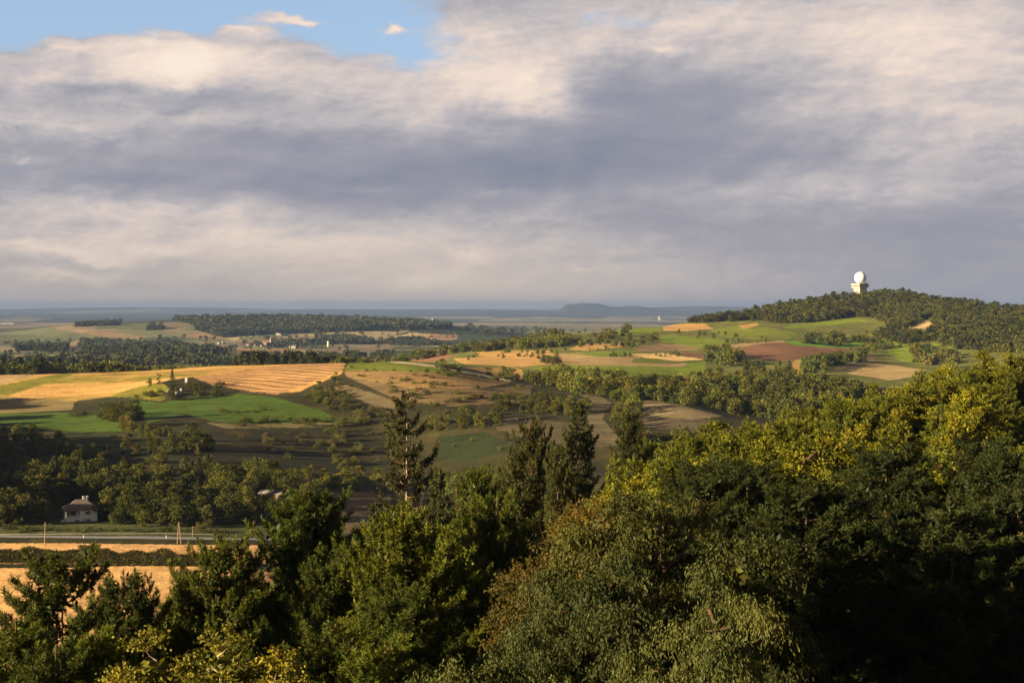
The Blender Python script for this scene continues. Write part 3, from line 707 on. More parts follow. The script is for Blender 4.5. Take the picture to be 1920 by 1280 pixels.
def pine(seed, h, r, low=.35, whorl=.75, nb=5, tufts=1.0, blades=22, nl=.17, nw=.026, shape='cone', base=(.050, .072, .018), tipc=(.13, .16, .03), spread=1.0, gaps=.1, tr_r=.17, mat=None):
    """black pine: whorled boughs that turn up at the ends, each twig ending in a brush of needles"""
    rg = np.random.default_rng(seed)
    tr = Acc(); cr = Acc()
    zz = np.linspace(0, 1, 9); kx = rg.normal(size=2) * .02 * h
    TP = np.stack([kx[0] * np.sin(3 * zz), kx[1] * np.sin(2.5 * zz), zz * h], 1)
    tube(tr, TP, tr_r * (1 - zz * .9), 7, (1, 1, 1))
    def tp(z): return np.array([np.interp(z, TP[:, 2], TP[:, 0]), np.interp(z, TP[:, 2], TP[:, 1]), z])
    TC = []; TD = []; TS = []
    z = h * low
    while z < h - .35:
        u = (z - h * low) / (h * (1 - low))
        if shape == 'cone': pr = (1 - u) ** .75 * (.55 + .45 * min(1, u * 5 + .5))
        elif shape == 'broad': pr = min(1, 1.3 * (1 - u) ** .62) * (.6 + .4 * min(1, u * 3))
        elif shape == 'round': pr = math.sqrt(max(.02, 1 - (max(u, .0) * 1.0) ** 2.2)) * (.65 + .35 * min(1, u * 3))
        else: pr = math.sqrt(max(.03, 1 - u ** 4)) * (.4 + .6 * u)
        a0 = rg.random() * 6.28
        for b in range(nb + (rg.random() < .4)):
            if rg.random() < gaps: continue
            a = a0 + b * 2 * math.pi / nb + rg.normal() * .25
            ln = max(.35, r * pr * (.72 + .45 * rg.random()))
            el = .15 + .5 * u + rg.normal() * .12
            o = np.array([math.cos(a), math.sin(a), 0.0]); p0 = tp(z + rg.normal() * .1)
            t = np.linspace(0, 1, 6)
            path = p0 + o * (ln * t)[:, None] + np.array([0, 0, 1.0]) * (ln * (math.tan(el) * t * .45 + .32 * t ** 3))[:, None] * spread
            path[1:] += rg.normal(size=(5, 3)) * .03 * ln
            tube(tr, path, tr_r * .30 * (ln / r) ** .6 * (1 - .8 * t), 4, BR)
            k = max(3, int(ln * 4.6 * tufts))
            side = np.array([-o[1], o[0], 0.0])
            for q in range(k):
                tt = .28 + .72 * (q + rg.random()) / k
                pb = np.array([np.interp(tt, t, path[:, i]) for i in range(3)])
                sg = 1 if q % 2 else -1
                l2 = (.18 + .42 * ln * (1.05 - tt)) * (.5 + .7 * rg.random())
                dd = unit(o * .7 + side * sg * (.9 * rg.random() + .25) + np.array([0, 0, .35 + .5 * rg.random()]))
                pe = pb + dd * l2 + np.array([0, 0, .10])
                nn = 1 + int(l2 * 2.6 * tufts)
                for w in range(nn):
                    f = 1 - w / (nn + .5)
                    c = pb + (pe - pb) * f + (rg.normal(size=3) * .10 if w else 0)
                    TC.append(c); TD.append(unit(dd * .6 + np.array([0, 0, 1.0]) + rg.normal(size=3) * .25)); TS.append(.75 + .5 * rg.random())
            TC.append(path[-1]); TD.append(unit(path[-1] - path[-2] + np.array([0, 0, .5]))); TS.append(1.15)
        z += whorl * (.75 + .5 * rg.random())
    for w in range(5): TC.append(tp(h - .12 * w) + rg.normal(size=3) * .05); TD.append(np.array([0, 0, 1.0])); TS.append(1.0)
    TC = np.array(TC); TD = np.array(TD); TS = np.array(TS); n = len(TC)
    ti = np.repeat(np.arange(n), blades); m = len(ti)
    along = rg.random(m)
    dv = sph(m, rg); dv = unit(dv + TD[ti] * .95)
    C = TC[ti] + TD[ti] * ((along - .75) * nl * 1.5 * TS[ti])[:, None]
    V, Fq = leaves(C, dv, nl * TS[ti] * (.8 + .4 * rg.random(m)), nw, rg)
    old = (rg.random(n) < .015)
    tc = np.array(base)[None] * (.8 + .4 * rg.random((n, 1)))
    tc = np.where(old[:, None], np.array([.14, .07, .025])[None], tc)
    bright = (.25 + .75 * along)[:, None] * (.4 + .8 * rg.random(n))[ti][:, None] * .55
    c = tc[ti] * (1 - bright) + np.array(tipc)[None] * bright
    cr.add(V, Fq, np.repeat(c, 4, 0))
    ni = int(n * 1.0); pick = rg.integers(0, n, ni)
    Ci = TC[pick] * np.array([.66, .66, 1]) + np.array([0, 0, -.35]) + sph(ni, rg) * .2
    Vi, Fi = leaves(Ci, sph(ni, rg), .36, .16, rg)  # coarse inner blades added to keep sun out of the crown
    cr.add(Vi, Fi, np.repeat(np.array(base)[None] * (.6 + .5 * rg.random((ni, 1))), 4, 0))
    return tr.mesh('trunk', [M_BARK], smooth=True), cr.mesh('crown', [mat or M_NEED])

def spruce(seed, h, r, low=.1, step=.42, dens=1.0, hang=1.0, gaps=.15, base=(.040, .046, .018), bark=None, tr_r=.15, power=.8, dead=0.0, nl=.5, nw=.06):
    """spruce: whorls of boughs with curtains of hanging twigs"""
    rg = np.random.default_rng(seed); tr = Acc(); cr = Acc()
    zz = np.linspace(0, 1, 12); kx = rg.normal(size=2) * .006 * h
    TP = np.stack([kx[0] * np.sin(4 * zz), kx[1] * np.sin(3 * zz), zz * h], 1)
    tube(tr, TP, tr_r * (1 - zz * .93), 7, (1, 1, 1))
    C = []; D = []; LN = []; CL = []
    z = h * low
    while z < h - .2:
        u = z / h; prof = (1 - u) ** power
        env = .75 + .45 * math.sin(z * 1.7 + seed) * .5
        a0 = rg.random() * 6.28; nb = 6
        for b in range(nb):
            if rg.random() < gaps: continue
            a = a0 + b * 6.283 / nb + rg.normal() * .3
            ln = max(.18, r * prof * (env - .22 + .85 * rg.random()))
            o = np.array([math.cos(a), math.sin(a), 0.0]); t = np.linspace(0, 1, 6)
            sag = .12 + .25 * (1 - u)
            up = .35 * u
            path = np.array([np.interp(z, TP[:, 2], TP[:, 0]), np.interp(z, TP[:, 2], TP[:, 1]), z]) + o * (ln * t)[:, None] + np.array([0, 0, 1.0]) * (ln * (up * t - sag * np.sin(t * 2.6) + .22 * t ** 3))[:, None]
            tube(tr, path, .035 * (ln / 2.5) ** .5 * (1 - .8 * t) * tr_r / .15, 4, BR)
            if rg.random() < dead: continue
            k = int(ln * 46 * dens) + 6
            tt = .12 + .88 * rg.random(k) ** .8
            pb = np.stack([np.interp(tt, t, path[:, i]) for i in range(3)], 1)
            side = np.array([-o[1], o[0], 0.0]); sg = rg.choice([-1, 1], k)
            w = .30 * ln * (1.1 - tt) ** .6 * rg.random(k)
            pb = pb + side * (sg * w)[:, None] + o * (w * .6)[:, None]
            dn = np.clip(rg.random(k) * hang * (1 - .6 * u), 0, 1)
            dd = o * (.55 * (1 - dn))[:, None] + side * (sg * .5 * (1 - dn))[:, None] + np.array([0, 0, -1.0]) * dn[:, None] + rg.normal(size=(k, 3)) * .12
            C.append(pb); D.append(dd); LN.append(nl * (.35 + .9 * rg.random(k)) * (.4 + .6 * (1 - u))); CL.append(np.full(k, rg.random()))
        z += step * (.7 + .6 * rg.random()) * (1 - .35 * u)
    C = np.concatenate(C); D = unit(np.concatenate(D)); LN = np.concatenate(LN); CL = np.concatenate(CL); n = len(C)
    # every twig: a few needles-covered slivers
    rep = 5; ti = np.repeat(np.arange(n), rep); al = rg.random(len(ti))
    P0 = C[ti] + D[ti] * (LN[ti] * al * .8)[:, None] + rg.normal(size=(len(ti), 3)) * .03
    V, Fq = leaves(P0, D[ti] + sph(len(ti), rg) * .55, LN[ti] * .38 + .06, nw, rg)
    c = np.array(base)[None] * (.7 + .6 * CL[ti][:, None]) * (.8 + .5 * rg.random((len(ti), 1))) + np.array([.03, .018, 0])[None] * (rg.random((len(ti), 1)) < .2)
    cr.add(V, Fq, np.repeat(c, 4, 0))
    return tr.mesh('trunk', [bark or M_BARK], smooth=True), cr.mesh('crown', [M_SPRU])

def small_tree(seed, h, r, n, L, base, alt, low=.0, kind='round', mat=None, clumps=14):
    """one mesh tree for the middle distance: lumpy crown of leaf clumps over a short trunk (trunk faces use slot 1)"""
    rg = np.random.default_rng(seed)
    tr = Acc(); tube(tr, [(0, 0, -.6), (0, 0, h * .3), (rg.normal() * .1, 0, h * .6)], [r * .06, r * .045, r * .015], 4, (.035, .028, .02))
    if kind == 'pine' or kind == 'fir':
        z = low + (1 - low) * rg.random(n) ** (.9 if kind == 'pine' else 1.25)
        pr = (1 - z) ** (.55 if kind == 'pine' else .85) * (1 if kind == 'fir' else np.clip((z - low) * 4 + .5, 0, 1))
        a = rg.random(n) * 6.283
        lay = 1 + .35 * np.sin(z * h * 3.3 + 2 * np.sin(a * 3 + seed)) * (1 if kind == 'fir' else .8)
        q = rg.random(n) ** .4
        C = np.stack([np.cos(a) * r * pr * q * lay, np.sin(a) * r * pr * q * lay, z * h], 1)
        O = unit(np.stack([np.cos(a), np.sin(a), np.full(n, .5)], 1))
        tn = .6 + .8 * vnoise(C[:, 0] / r * 2.5 + 9, C[:, 2] / r * 2.5 + C[:, 1] + 9, seed)
    else:
        q = .03 + .83 * rg.random(clumps); a = rg.random(clumps) * 6.283
        rad = r * .66 * np.sqrt(np.clip(1 - ((q - .4) / .62) ** 2, .05, 1)) * np.sqrt(.15 + .85 * rg.random(clumps))
        zc = h * .45; cc = np.stack([np.cos(a) * rad, np.sin(a) * rad, h * (max(low, 0) * .5 + q * (1 - max(low, 0) * .5))], 1)
        cl = r * (.36 + .22 * rg.random(clumps))
        ci = rg.integers(0, clumps, n); O = sph(n, rg)
        O = unit(O + .5 * unit(cc[ci] - np.array([0, 0, zc * .8])))
        C = cc[ci] + O * (cl[ci] * (.55 + .5 * rg.random(n)))[:, None] * np.array([1, 1, .8])
        tn = (.65 + .7 * rg.random(clumps))[ci]
    D = sph(n, rg) + O * .3; 
    V, Fq = leaves(C, D, L * (.6 + .8 * rg.random(n)), L * .62 * (.6 + .8 * rg.random(n)), rg)
    mx = rg.random((n, 1))
    c = (np.array(base)[None] * (1 - mx) + np.array(alt)[None] * mx) * tn[:, None]
    nt = sum(len(f) for f in tr.f4)
    tr.add(V, Fq, np.repeat(c, 4, 0))
    return tr.mesh('tree', [mat or M_FAR, M_BARKD], midx=np.concatenate([np.ones(nt), np.zeros(n)]))
# ------------------------------------------------------------------ the near woods
def place_tree(name, proto, px, Y, top, hproto, label, rz=0.0, wide=1.0, group=None, cat='tree', zbase=None, lean=0.0):
    """stand a copy of the prototype (trunk mesh, crown mesh) at column px, Y metres off, its tip seen at row top"""
    x, y, z = on(px, Y)
    h = -(top - HZ) / F * Y - z
    s = h / hproto
    e = bpy.data.objects.new(name, None); COL.objects.link(e)
    sw = wide * (s if s < 1 else 1 + (s - 1) * .5)
    e.location = (x, y, z); e.scale = (sw, sw, s); e.rotation_euler = (lean, 0, rz)
    e['label'] = label; e['category'] = cat
    if group: e['group'] = group
    t = bpy.data.objects.new('trunk', proto[0]); c = bpy.data.objects.new('crown', proto[1])
    for o in (t, c): COL.objects.link(o); o.parent = e
    return e
R = math.radians
PK = dict(blades=26, nl=.19, nw=.032)
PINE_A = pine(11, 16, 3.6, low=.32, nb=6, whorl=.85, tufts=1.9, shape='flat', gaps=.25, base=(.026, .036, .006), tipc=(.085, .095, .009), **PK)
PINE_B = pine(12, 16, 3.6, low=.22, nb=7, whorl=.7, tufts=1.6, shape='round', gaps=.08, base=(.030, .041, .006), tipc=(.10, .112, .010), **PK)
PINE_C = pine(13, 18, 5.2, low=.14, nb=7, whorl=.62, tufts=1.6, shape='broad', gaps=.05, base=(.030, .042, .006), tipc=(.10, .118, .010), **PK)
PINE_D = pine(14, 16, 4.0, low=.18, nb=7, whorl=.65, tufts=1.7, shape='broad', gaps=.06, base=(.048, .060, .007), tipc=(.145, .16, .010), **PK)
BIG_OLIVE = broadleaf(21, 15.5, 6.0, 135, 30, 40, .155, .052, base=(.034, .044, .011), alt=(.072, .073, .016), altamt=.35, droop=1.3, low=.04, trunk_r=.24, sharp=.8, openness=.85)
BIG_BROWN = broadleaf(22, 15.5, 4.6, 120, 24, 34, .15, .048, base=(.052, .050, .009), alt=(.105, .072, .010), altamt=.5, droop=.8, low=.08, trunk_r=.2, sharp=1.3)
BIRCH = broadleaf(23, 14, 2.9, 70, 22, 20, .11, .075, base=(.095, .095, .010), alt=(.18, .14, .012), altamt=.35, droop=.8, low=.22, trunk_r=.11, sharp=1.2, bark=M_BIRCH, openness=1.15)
RB = [broadleaf(31 + i, 14, 4.2, 70, 20, 20, .21, .115, base=b, alt=a, altamt=.4, droop=.3, low=.10, trunk_r=.2, sharp=.9)  # leaf tones pushed apart to paint lit tips and dark gaps
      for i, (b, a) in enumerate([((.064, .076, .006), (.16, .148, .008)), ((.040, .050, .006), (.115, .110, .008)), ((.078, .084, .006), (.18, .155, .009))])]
RP = [pine(41 + i, 14, 3.4, low=.16, nb=6, whorl=.7, tufts=1.3, blades=16, nl=.23, nw=.05, shape=s, gaps=.07, base=(.036, .046, .006), tipc=(.19, .20, .011)) for i, s in enumerate(['cone', 'round', 'cone'])]  # dark base, bright tips: sunlit tuft ends put into the colour
RD = pine(45, 14, 3.6, low=.12, nb=7, whorl=.7, tufts=1.5, blades=20, nl=.2, nw=.04, shape='round', gaps=.04, base=(.012, .018, .005), tipc=(.045, .055, .010))  # needles near black to carry the deep shade of the near wood
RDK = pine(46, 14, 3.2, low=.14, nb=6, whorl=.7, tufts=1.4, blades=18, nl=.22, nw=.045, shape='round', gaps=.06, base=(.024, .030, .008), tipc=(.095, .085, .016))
for p_ in (PINE_A, PINE_B, PINE_C, PINE_D, BIG_OLIVE, RB[0], RP[0]): print('faces', len(p_[1].polygons), len(p_[0].polygons))
SPRUCE_A = spruce(51, 22, 4.1, low=.15, base=(.026, .029, .010), step=.72, dens=1.1, hang=1.3, gaps=.42, bark=M_PALEB, tr_r=.2, power=.42, dead=.10, nl=.75, nw=.07)
SPRUCE_B = spruce(52, 18, 3.4, low=.1, step=.5, dens=1.0, hang=.8, gaps=.2, power=.55, base=(.034, .042, .012), nl=.6, nw=.075)

pt, br, sp = 'pine_tree', 'broadleaf_tree', 'spruce_tree'
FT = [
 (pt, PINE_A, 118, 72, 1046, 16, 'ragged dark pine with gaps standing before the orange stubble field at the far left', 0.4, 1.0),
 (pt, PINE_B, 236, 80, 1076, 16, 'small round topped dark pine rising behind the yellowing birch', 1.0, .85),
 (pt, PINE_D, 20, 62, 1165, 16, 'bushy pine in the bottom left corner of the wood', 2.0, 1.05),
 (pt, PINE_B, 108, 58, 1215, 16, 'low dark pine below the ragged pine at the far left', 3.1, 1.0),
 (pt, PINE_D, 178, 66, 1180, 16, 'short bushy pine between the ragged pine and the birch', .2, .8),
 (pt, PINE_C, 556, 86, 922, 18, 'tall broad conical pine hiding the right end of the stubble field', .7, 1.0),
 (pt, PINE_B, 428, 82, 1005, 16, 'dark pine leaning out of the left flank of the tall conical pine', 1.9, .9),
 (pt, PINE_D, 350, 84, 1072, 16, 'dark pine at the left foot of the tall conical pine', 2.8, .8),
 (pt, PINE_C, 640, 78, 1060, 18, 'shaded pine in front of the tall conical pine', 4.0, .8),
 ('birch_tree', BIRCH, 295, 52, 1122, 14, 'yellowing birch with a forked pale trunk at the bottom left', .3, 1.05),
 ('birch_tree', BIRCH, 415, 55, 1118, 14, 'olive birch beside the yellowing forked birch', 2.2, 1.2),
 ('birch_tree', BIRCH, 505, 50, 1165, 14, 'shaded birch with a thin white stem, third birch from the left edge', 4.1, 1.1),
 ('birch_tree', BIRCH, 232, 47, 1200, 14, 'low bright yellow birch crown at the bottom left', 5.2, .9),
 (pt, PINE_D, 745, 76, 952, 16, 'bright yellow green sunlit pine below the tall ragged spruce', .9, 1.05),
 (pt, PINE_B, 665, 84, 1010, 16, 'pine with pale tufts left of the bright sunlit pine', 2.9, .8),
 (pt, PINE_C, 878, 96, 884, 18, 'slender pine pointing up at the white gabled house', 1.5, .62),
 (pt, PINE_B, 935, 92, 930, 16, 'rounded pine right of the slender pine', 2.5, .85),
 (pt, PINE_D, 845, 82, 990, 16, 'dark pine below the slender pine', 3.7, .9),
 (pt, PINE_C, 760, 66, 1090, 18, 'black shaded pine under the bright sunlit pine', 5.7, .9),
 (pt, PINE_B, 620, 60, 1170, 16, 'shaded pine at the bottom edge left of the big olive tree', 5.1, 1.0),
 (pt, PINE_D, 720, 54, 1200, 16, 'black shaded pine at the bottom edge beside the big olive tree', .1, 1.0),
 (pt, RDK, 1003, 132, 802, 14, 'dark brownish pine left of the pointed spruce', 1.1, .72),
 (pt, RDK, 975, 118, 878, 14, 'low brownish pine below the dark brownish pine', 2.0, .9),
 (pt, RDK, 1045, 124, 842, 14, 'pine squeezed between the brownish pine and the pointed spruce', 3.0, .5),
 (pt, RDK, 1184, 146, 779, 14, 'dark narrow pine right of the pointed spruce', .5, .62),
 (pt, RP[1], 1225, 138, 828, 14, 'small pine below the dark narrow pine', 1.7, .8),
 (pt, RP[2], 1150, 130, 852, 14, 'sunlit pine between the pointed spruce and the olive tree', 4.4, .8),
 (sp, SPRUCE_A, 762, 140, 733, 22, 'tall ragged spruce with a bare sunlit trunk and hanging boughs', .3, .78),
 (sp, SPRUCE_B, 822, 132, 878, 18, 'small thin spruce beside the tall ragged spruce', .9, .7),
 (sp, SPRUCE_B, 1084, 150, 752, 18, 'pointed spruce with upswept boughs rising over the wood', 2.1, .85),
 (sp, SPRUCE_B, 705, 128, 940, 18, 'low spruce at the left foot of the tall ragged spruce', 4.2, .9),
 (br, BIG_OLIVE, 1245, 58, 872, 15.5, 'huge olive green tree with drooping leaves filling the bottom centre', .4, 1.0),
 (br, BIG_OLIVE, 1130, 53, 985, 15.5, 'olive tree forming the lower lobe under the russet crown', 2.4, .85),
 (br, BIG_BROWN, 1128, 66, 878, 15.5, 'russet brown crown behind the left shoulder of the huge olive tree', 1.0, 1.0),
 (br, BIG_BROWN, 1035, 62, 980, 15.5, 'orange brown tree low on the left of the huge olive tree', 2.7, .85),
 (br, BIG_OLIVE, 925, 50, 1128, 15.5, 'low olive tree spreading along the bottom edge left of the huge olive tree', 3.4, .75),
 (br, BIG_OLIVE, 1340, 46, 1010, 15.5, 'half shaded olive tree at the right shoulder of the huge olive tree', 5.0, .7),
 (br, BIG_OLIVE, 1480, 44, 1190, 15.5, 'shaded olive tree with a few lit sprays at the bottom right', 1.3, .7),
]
for (nm, pr, px, Y, top, hp, lab, rz, wd) in FT:
    place_tree(nm, pr, px, Y, top, hp, lab, rz, wd)

# sunlit wood on the ridge right of the viewer: tops stand at about the same level
rr = np.random.default_rng(99)
RIDGE_TOP = [(1200, 850), (1285, 808), (1365, 776), (1430, 785), (1500, 772), (1550, 762), (1600, 737), (1650, 727), (1725, 703), (1750, 682), (1800, 682), (1850, 664), (1920, 652), (2100, 640)]
ridge = []
for row, Yr in enumerate((205, 186, 168, 152, 137, 123, 110, 98, 87, 76, 66)):
    px = 1200 - 40 * (row % 2) + 30
    while px < 2080:
        Y = Yr * (1 + rr.normal() * .025)
        edge = np.interp(px, [a for a, b in RIDGE_TOP], [b for a, b in RIDGE_TOP])
        ztop = -7.6 - 5.6 * rr.random() - (px < 1500) * 1.5
        top = HZ - ztop / Y * F
        if px < 1600: Y = min(Y, 130 + (px - 1200) * .11) if row > 2 else Y
        if row < 3 and px < 1420 + row * 0: 
            px += 60; continue
        top = max(top, edge + rr.random() * 14)
        if not (px < 1480 and top > 1000):
            ridge.append((px, Y, top))
        px += (5.2 + 2.4 * rr.random()) / Y * F
        if px < 0: break
# a few exact ones along the skyline of the ridge
for (px, top, Y) in [(1285, 806, 142), (1330, 800, 134), (1366, 775, 150), (1400, 795, 142), (1436, 783, 156), (1475, 775, 160), (1515, 770, 165), (1555, 760, 172), (1600, 736, 180), (1640, 728, 186), (1690, 716, 190), (1728, 702, 194), (1752, 681, 200), (1800, 683, 204), (1850, 665, 208), (1905, 652, 212), (1960, 648, 214), (1260, 845, 120), (1300, 850, 112), (1345, 838, 108), (1310, 880, 96), (1390, 860, 100)]:
    ridge.append((px, Y, top - 13)); ridge.append((px + 14 + 8 * rr.random(), Y - 9, top + 12))
seen = 0
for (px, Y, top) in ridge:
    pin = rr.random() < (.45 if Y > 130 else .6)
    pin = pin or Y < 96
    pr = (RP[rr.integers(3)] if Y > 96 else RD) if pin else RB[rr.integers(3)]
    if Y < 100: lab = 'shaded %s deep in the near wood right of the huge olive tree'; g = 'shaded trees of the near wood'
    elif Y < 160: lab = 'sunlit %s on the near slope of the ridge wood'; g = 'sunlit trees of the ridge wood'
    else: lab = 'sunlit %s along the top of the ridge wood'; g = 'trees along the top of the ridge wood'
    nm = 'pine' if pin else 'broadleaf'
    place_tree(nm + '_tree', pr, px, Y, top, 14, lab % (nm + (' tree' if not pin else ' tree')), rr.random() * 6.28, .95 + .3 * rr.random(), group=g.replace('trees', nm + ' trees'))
# ------------------------------------------------------------------ trees and bushes of the valley and the fields
MB, MA = (.036, .046, .007), (.080, .084, .010)
def st(seed, h, r, n, L, **k):
    return small_tree(seed, h, r, n, L, k.pop('base', MB), k.pop('alt', MA), **k)
V_B = [st(61, 10, 3.8, 2600, .50), st(62, 10, 3.2, 2400, .46, base=(.055, .06, .014), alt=(.11, .098, .02)), st(63, 10, 4.2, 2800, .5, clumps=18), st(64, 11, 2.6, 2000, .44, clumps=10, base=(.055, .06, .018))]
V_P = [st(65, 12, 2.8, 2400, .40, kind='fir', base=(.03, .036, .014), alt=(.05, .055, .018)), st(66, 12, 3.4, 2400, .45, kind='pine', base=(.034, .042, .015), alt=(.06, .065, .02), low=.2)]
V_S = [st(67, 3, 2.2, 900, .34, clumps=9, low=-.2), st(68, 3, 2.6, 900, .36, clumps=9, low=-.2, base=(.06, .06, .02), alt=(.11, .09, .03)), st(69, 2.4, 2.8, 800, .34, clumps=7, low=-.25)]
M_B = [st(71, 9, 3.6, 900, .85), st(72, 9, 3.2, 850, .8, base=(.05, .06, .014), alt=(.09, .09, .018)), st(73, 9, 4.0, 950, .85, clumps=18)]
M_P = [st(74, 11, 2.8, 850, .70, kind='fir', base=(.028, .034, .013), alt=(.045, .05, .017)), st(75, 11, 3.0, 800, .75, kind='pine', base=(.03, .038, .014), alt=(.05, .058, .018), low=.25)]
F_B = [st(81, 9, 4.0, 300, 1.5), st(82, 9, 3.6, 280, 1.4, base=(.042, .052, .010), alt=(.08, .084, .013)), st(83, 9, 4.2, 300, 1.5, base=(.045, .05, .016), alt=(.07, .072, .02))]
F_P = [st(84, 11, 3.0, 260, 1.3, kind='pine', base=(.028, .034, .013), alt=(.046, .052, .017), low=.2)]

SPECS = []    # kind, mesh, x, y, z, scale xy, scale z, rot, label, group, pixel size
def put(kind, me, px, Y, h, hp, wide, label, group, rg, sink=.5):
    x, y, z = on(px, Y)
    s = h / hp
    SPECS.append((kind, me, x, y, z - sink, s * wide, s, rg.random() * 6.28, label, group, h / Y * F))
def scatter(kind, protos, hp, poly, n, hr, y0, y1, label, group, seed, sep=.7, wide=(.85, 1.25)):
    """n plants standing where the lines of sight through the polygon meet the ground"""
    rg = np.random.default_rng(seed); poly = [(float(a), float(b)) for a, b in poly]
    xs = [p[0] for p in poly]; ys = [p[1] for p in poly]; done = []; tries = 0
    while len(done) < n and tries < n * 25:
        tries += 1
        px = rg.uniform(min(xs), max(xs)); py = rg.uniform(min(ys), max(ys))
        if not inpoly(np.array([px]), np.array([py]), poly)[0]: continue
        p = hit(px, py, y0, y1)
        if p is None or p[1] > y1 * .999: continue
        h = rg.uniform(*hr)
        if any(abs(p[0] - q[0]) < sep * h and abs(p[1] - q[1]) < sep * h for q in done): continue
        done.append((p[0], p[1]))
        put(kind, protos[rg.integers(len(protos))], px, p[1], h, hp, rg.uniform(*wide), label, group, rg)
def along(kind, protos, hp, line, n, hr, y0, y1, label, group, seed, jit=3.0, wide=(.85, 1.25), dY=0.0):
    rg = np.random.default_rng(seed); L = np.array(line, float)
    s = np.concatenate([[0], np.cumsum(np.hypot(*np.diff(L, axis=0).T))])
    for q in (np.arange(n) + rg.random(n) * .8) / n * s[-1]:
        px = np.interp(q, s, L[:, 0]) + rg.normal() * jit * .5; py = np.interp(q, s, L[:, 1]) + rg.normal() * jit * .4
        p = hit(px, py, y0, y1)
        if p is None: continue
        put(kind, protos[rg.integers(len(protos))], px, p[1] + dY, rg.uniform(*hr), hp, rg.uniform(*wide), label, group, rg)

# valley wood behind the road
scatter(br, V_B[:3] + V_B[:3] + [V_B[3]], 10, [(-30, 892), (250, 897), (560, 905), (600, 930), (590, 975), (400, 990), (205, 988), (197, 950), (100, 948), (90, 984), (-30, 984)], 155, (7, 12.5), 440, 620,
        'leafy tree in the dim valley wood behind the road', 'leafy trees of the valley wood', 201, .36)
scatter(pt, V_P, 12, [(0, 895), (560, 905), (590, 975), (400, 985), (205, 975), (100, 945), (0, 975)], 14, (9, 13), 440, 620, 'dark conifer in the valley wood behind the road', 'conifers of the valley wood', 202)
along('bush', V_S, 3, [(0, 994), (250, 996), (430, 997)], 26, (1.2, 2.6), 420, 500, 'low bush on the verge between road and valley wood', 'bushes on the verge behind the road', 203, 4)
# trees round the white house
for k, (px, py, h, w, lab) in enumerate([(88, 982, 10.5, 1.0, 'rounded tree left of the white house'), (200, 975, 9.5, 1.0, 'yellowish tree right of the white house'), (222, 972, 8.5, .9, 'second tree to the right of the white house'), (160, 952, 9.0, .9, 'tree peeping over the roof of the white house')]):
    p = hit(px, py, 440, 620); put(br, V_B[1 if k else 0], px, p[1] + (12 if k == 3 else 2), h, 10, w, lab, None, np.random.default_rng(k))
# dark wood on the left edge and on the slope above
scatter(br, V_B, 10, [(-20, 812), (100, 818), (125, 855), (60, 868), (-20, 862)], 22, (6, 9), 560, 760, 'tree in the dark copse at the left edge below the green strip', 'trees of the dark left copse', 204)
scatter(br, V_B, 10, [(232, 800), (290, 812), (400, 832), (392, 858), (325, 850), (285, 835), (232, 812)], 18, (5.5, 8), 560, 800, 'tree of the hedgerow running down the dark slope', 'trees of the slope hedgerow', 205, .5)
scatter(br, V_B, 10, [(110, 830), (230, 830), (330, 860), (300, 885), (100, 875)], 14, (5, 8), 540, 760, 'tree at the upper edge of the valley wood behind the white house', 'trees at the upper edge of the valley wood', 228, .5)
for k, (px, py, h, w) in enumerate([(365, 842, 13, 1.0), (340, 846, 11, 1.0), (388, 846, 10, 1.0), (318, 846, 8, 1.0)]):
    p = hit(px, py, 560, 800); put(br, V_B[k % 3], px, p[1], h, 10, w, ['tallest tree of the clump halfway down the dark slope', 'broad tree left of the tallest tree in the slope clump', 'tree right of the tallest one in the slope clump', 'lowest tree at the left end of the slope clump'][k], None, np.random.default_rng(k))
scatter(br, V_B, 10, [(155, 775), (205, 775), (262, 778), (262, 795), (240, 806), (190, 788)], 13, (7, 11.5), 700, 930, 'tree of the grove between the two green meadows', 'trees of the meadow grove', 206, .4)
scatter('bush', V_S, 3, [(130, 775), (160, 778), (150, 786), (128, 782)], 4, (2, 3.2), 700, 930, 'bush at the left foot of the meadow grove', 'bushes beside the meadow grove', 207)
scatter('bush', V_S, 3, [(240, 745), (330, 722), (430, 735), (400, 745), (330, 752), (262, 758)], 22, (2, 4), 820, 960, 'bush on the flank of the knoll beside the pale rock', 'bushes of the knoll', 208)
scatter('bush', V_S, 3, [(330, 716), (440, 722), (420, 728), (335, 724)], 8, (2, 3.2), 860, 1010, 'bush along the upper rim of the knoll', 'bushes of the knoll rim', 209)
for (px, py, h, kd, me, hp, lab) in [(323, 724, 11.5, pt, V_P[0], 12, 'lone dark conifer on top of the knoll beside the hayfield'), (322, 752, 10.5, pt, V_P[1], 12, 'dark conifer below the pale rock on the knoll'), (333, 750, 8.5, pt, V_P[1], 12, 'smaller conifer touching the one below the pale rock'),
      (279, 724, 5.5, br, V_B[0], 10, 'rounded tree left of the lone conifer on the knoll'), (298, 718, 6.5, br, V_B[3], 10, 'slim tree between the rounded tree and the lone conifer'), (377, 742, 6.5, br, V_B[2], 10, 'round tree right of the pale rock'), (403, 738, 4.5, br, V_B[0], 10, 'low round tree farther right of the pale rock')]:
    p = hit(px, py, 800, 1010); put(kd, me, px, p[1], h, hp, 1.0, lab, None, np.random.default_rng(3))
along('bush', V_S, 3, [(405, 770), (430, 774), (470, 772), (495, 768)], 9, (1.6, 3), 640, 900, 'bush in the short line across the green meadow', 'bushes across the green meadow', 210, 2)
along('bush', V_S, 3, [(450, 790), (560, 793), (640, 790), (700, 800)], 16, (2, 4.5), 560, 860, 'bush along the lower rim of the green meadow', 'bushes along the meadow rim', 211, 6)
scatter('bush', V_S, 3, [(430, 795), (760, 800), (780, 850), (700, 880), (520, 860), (420, 815)], 62, (1.4, 4.2), 520, 820, 'small bush scattered over the dark slope', 'bushes of the dark slope', 212)
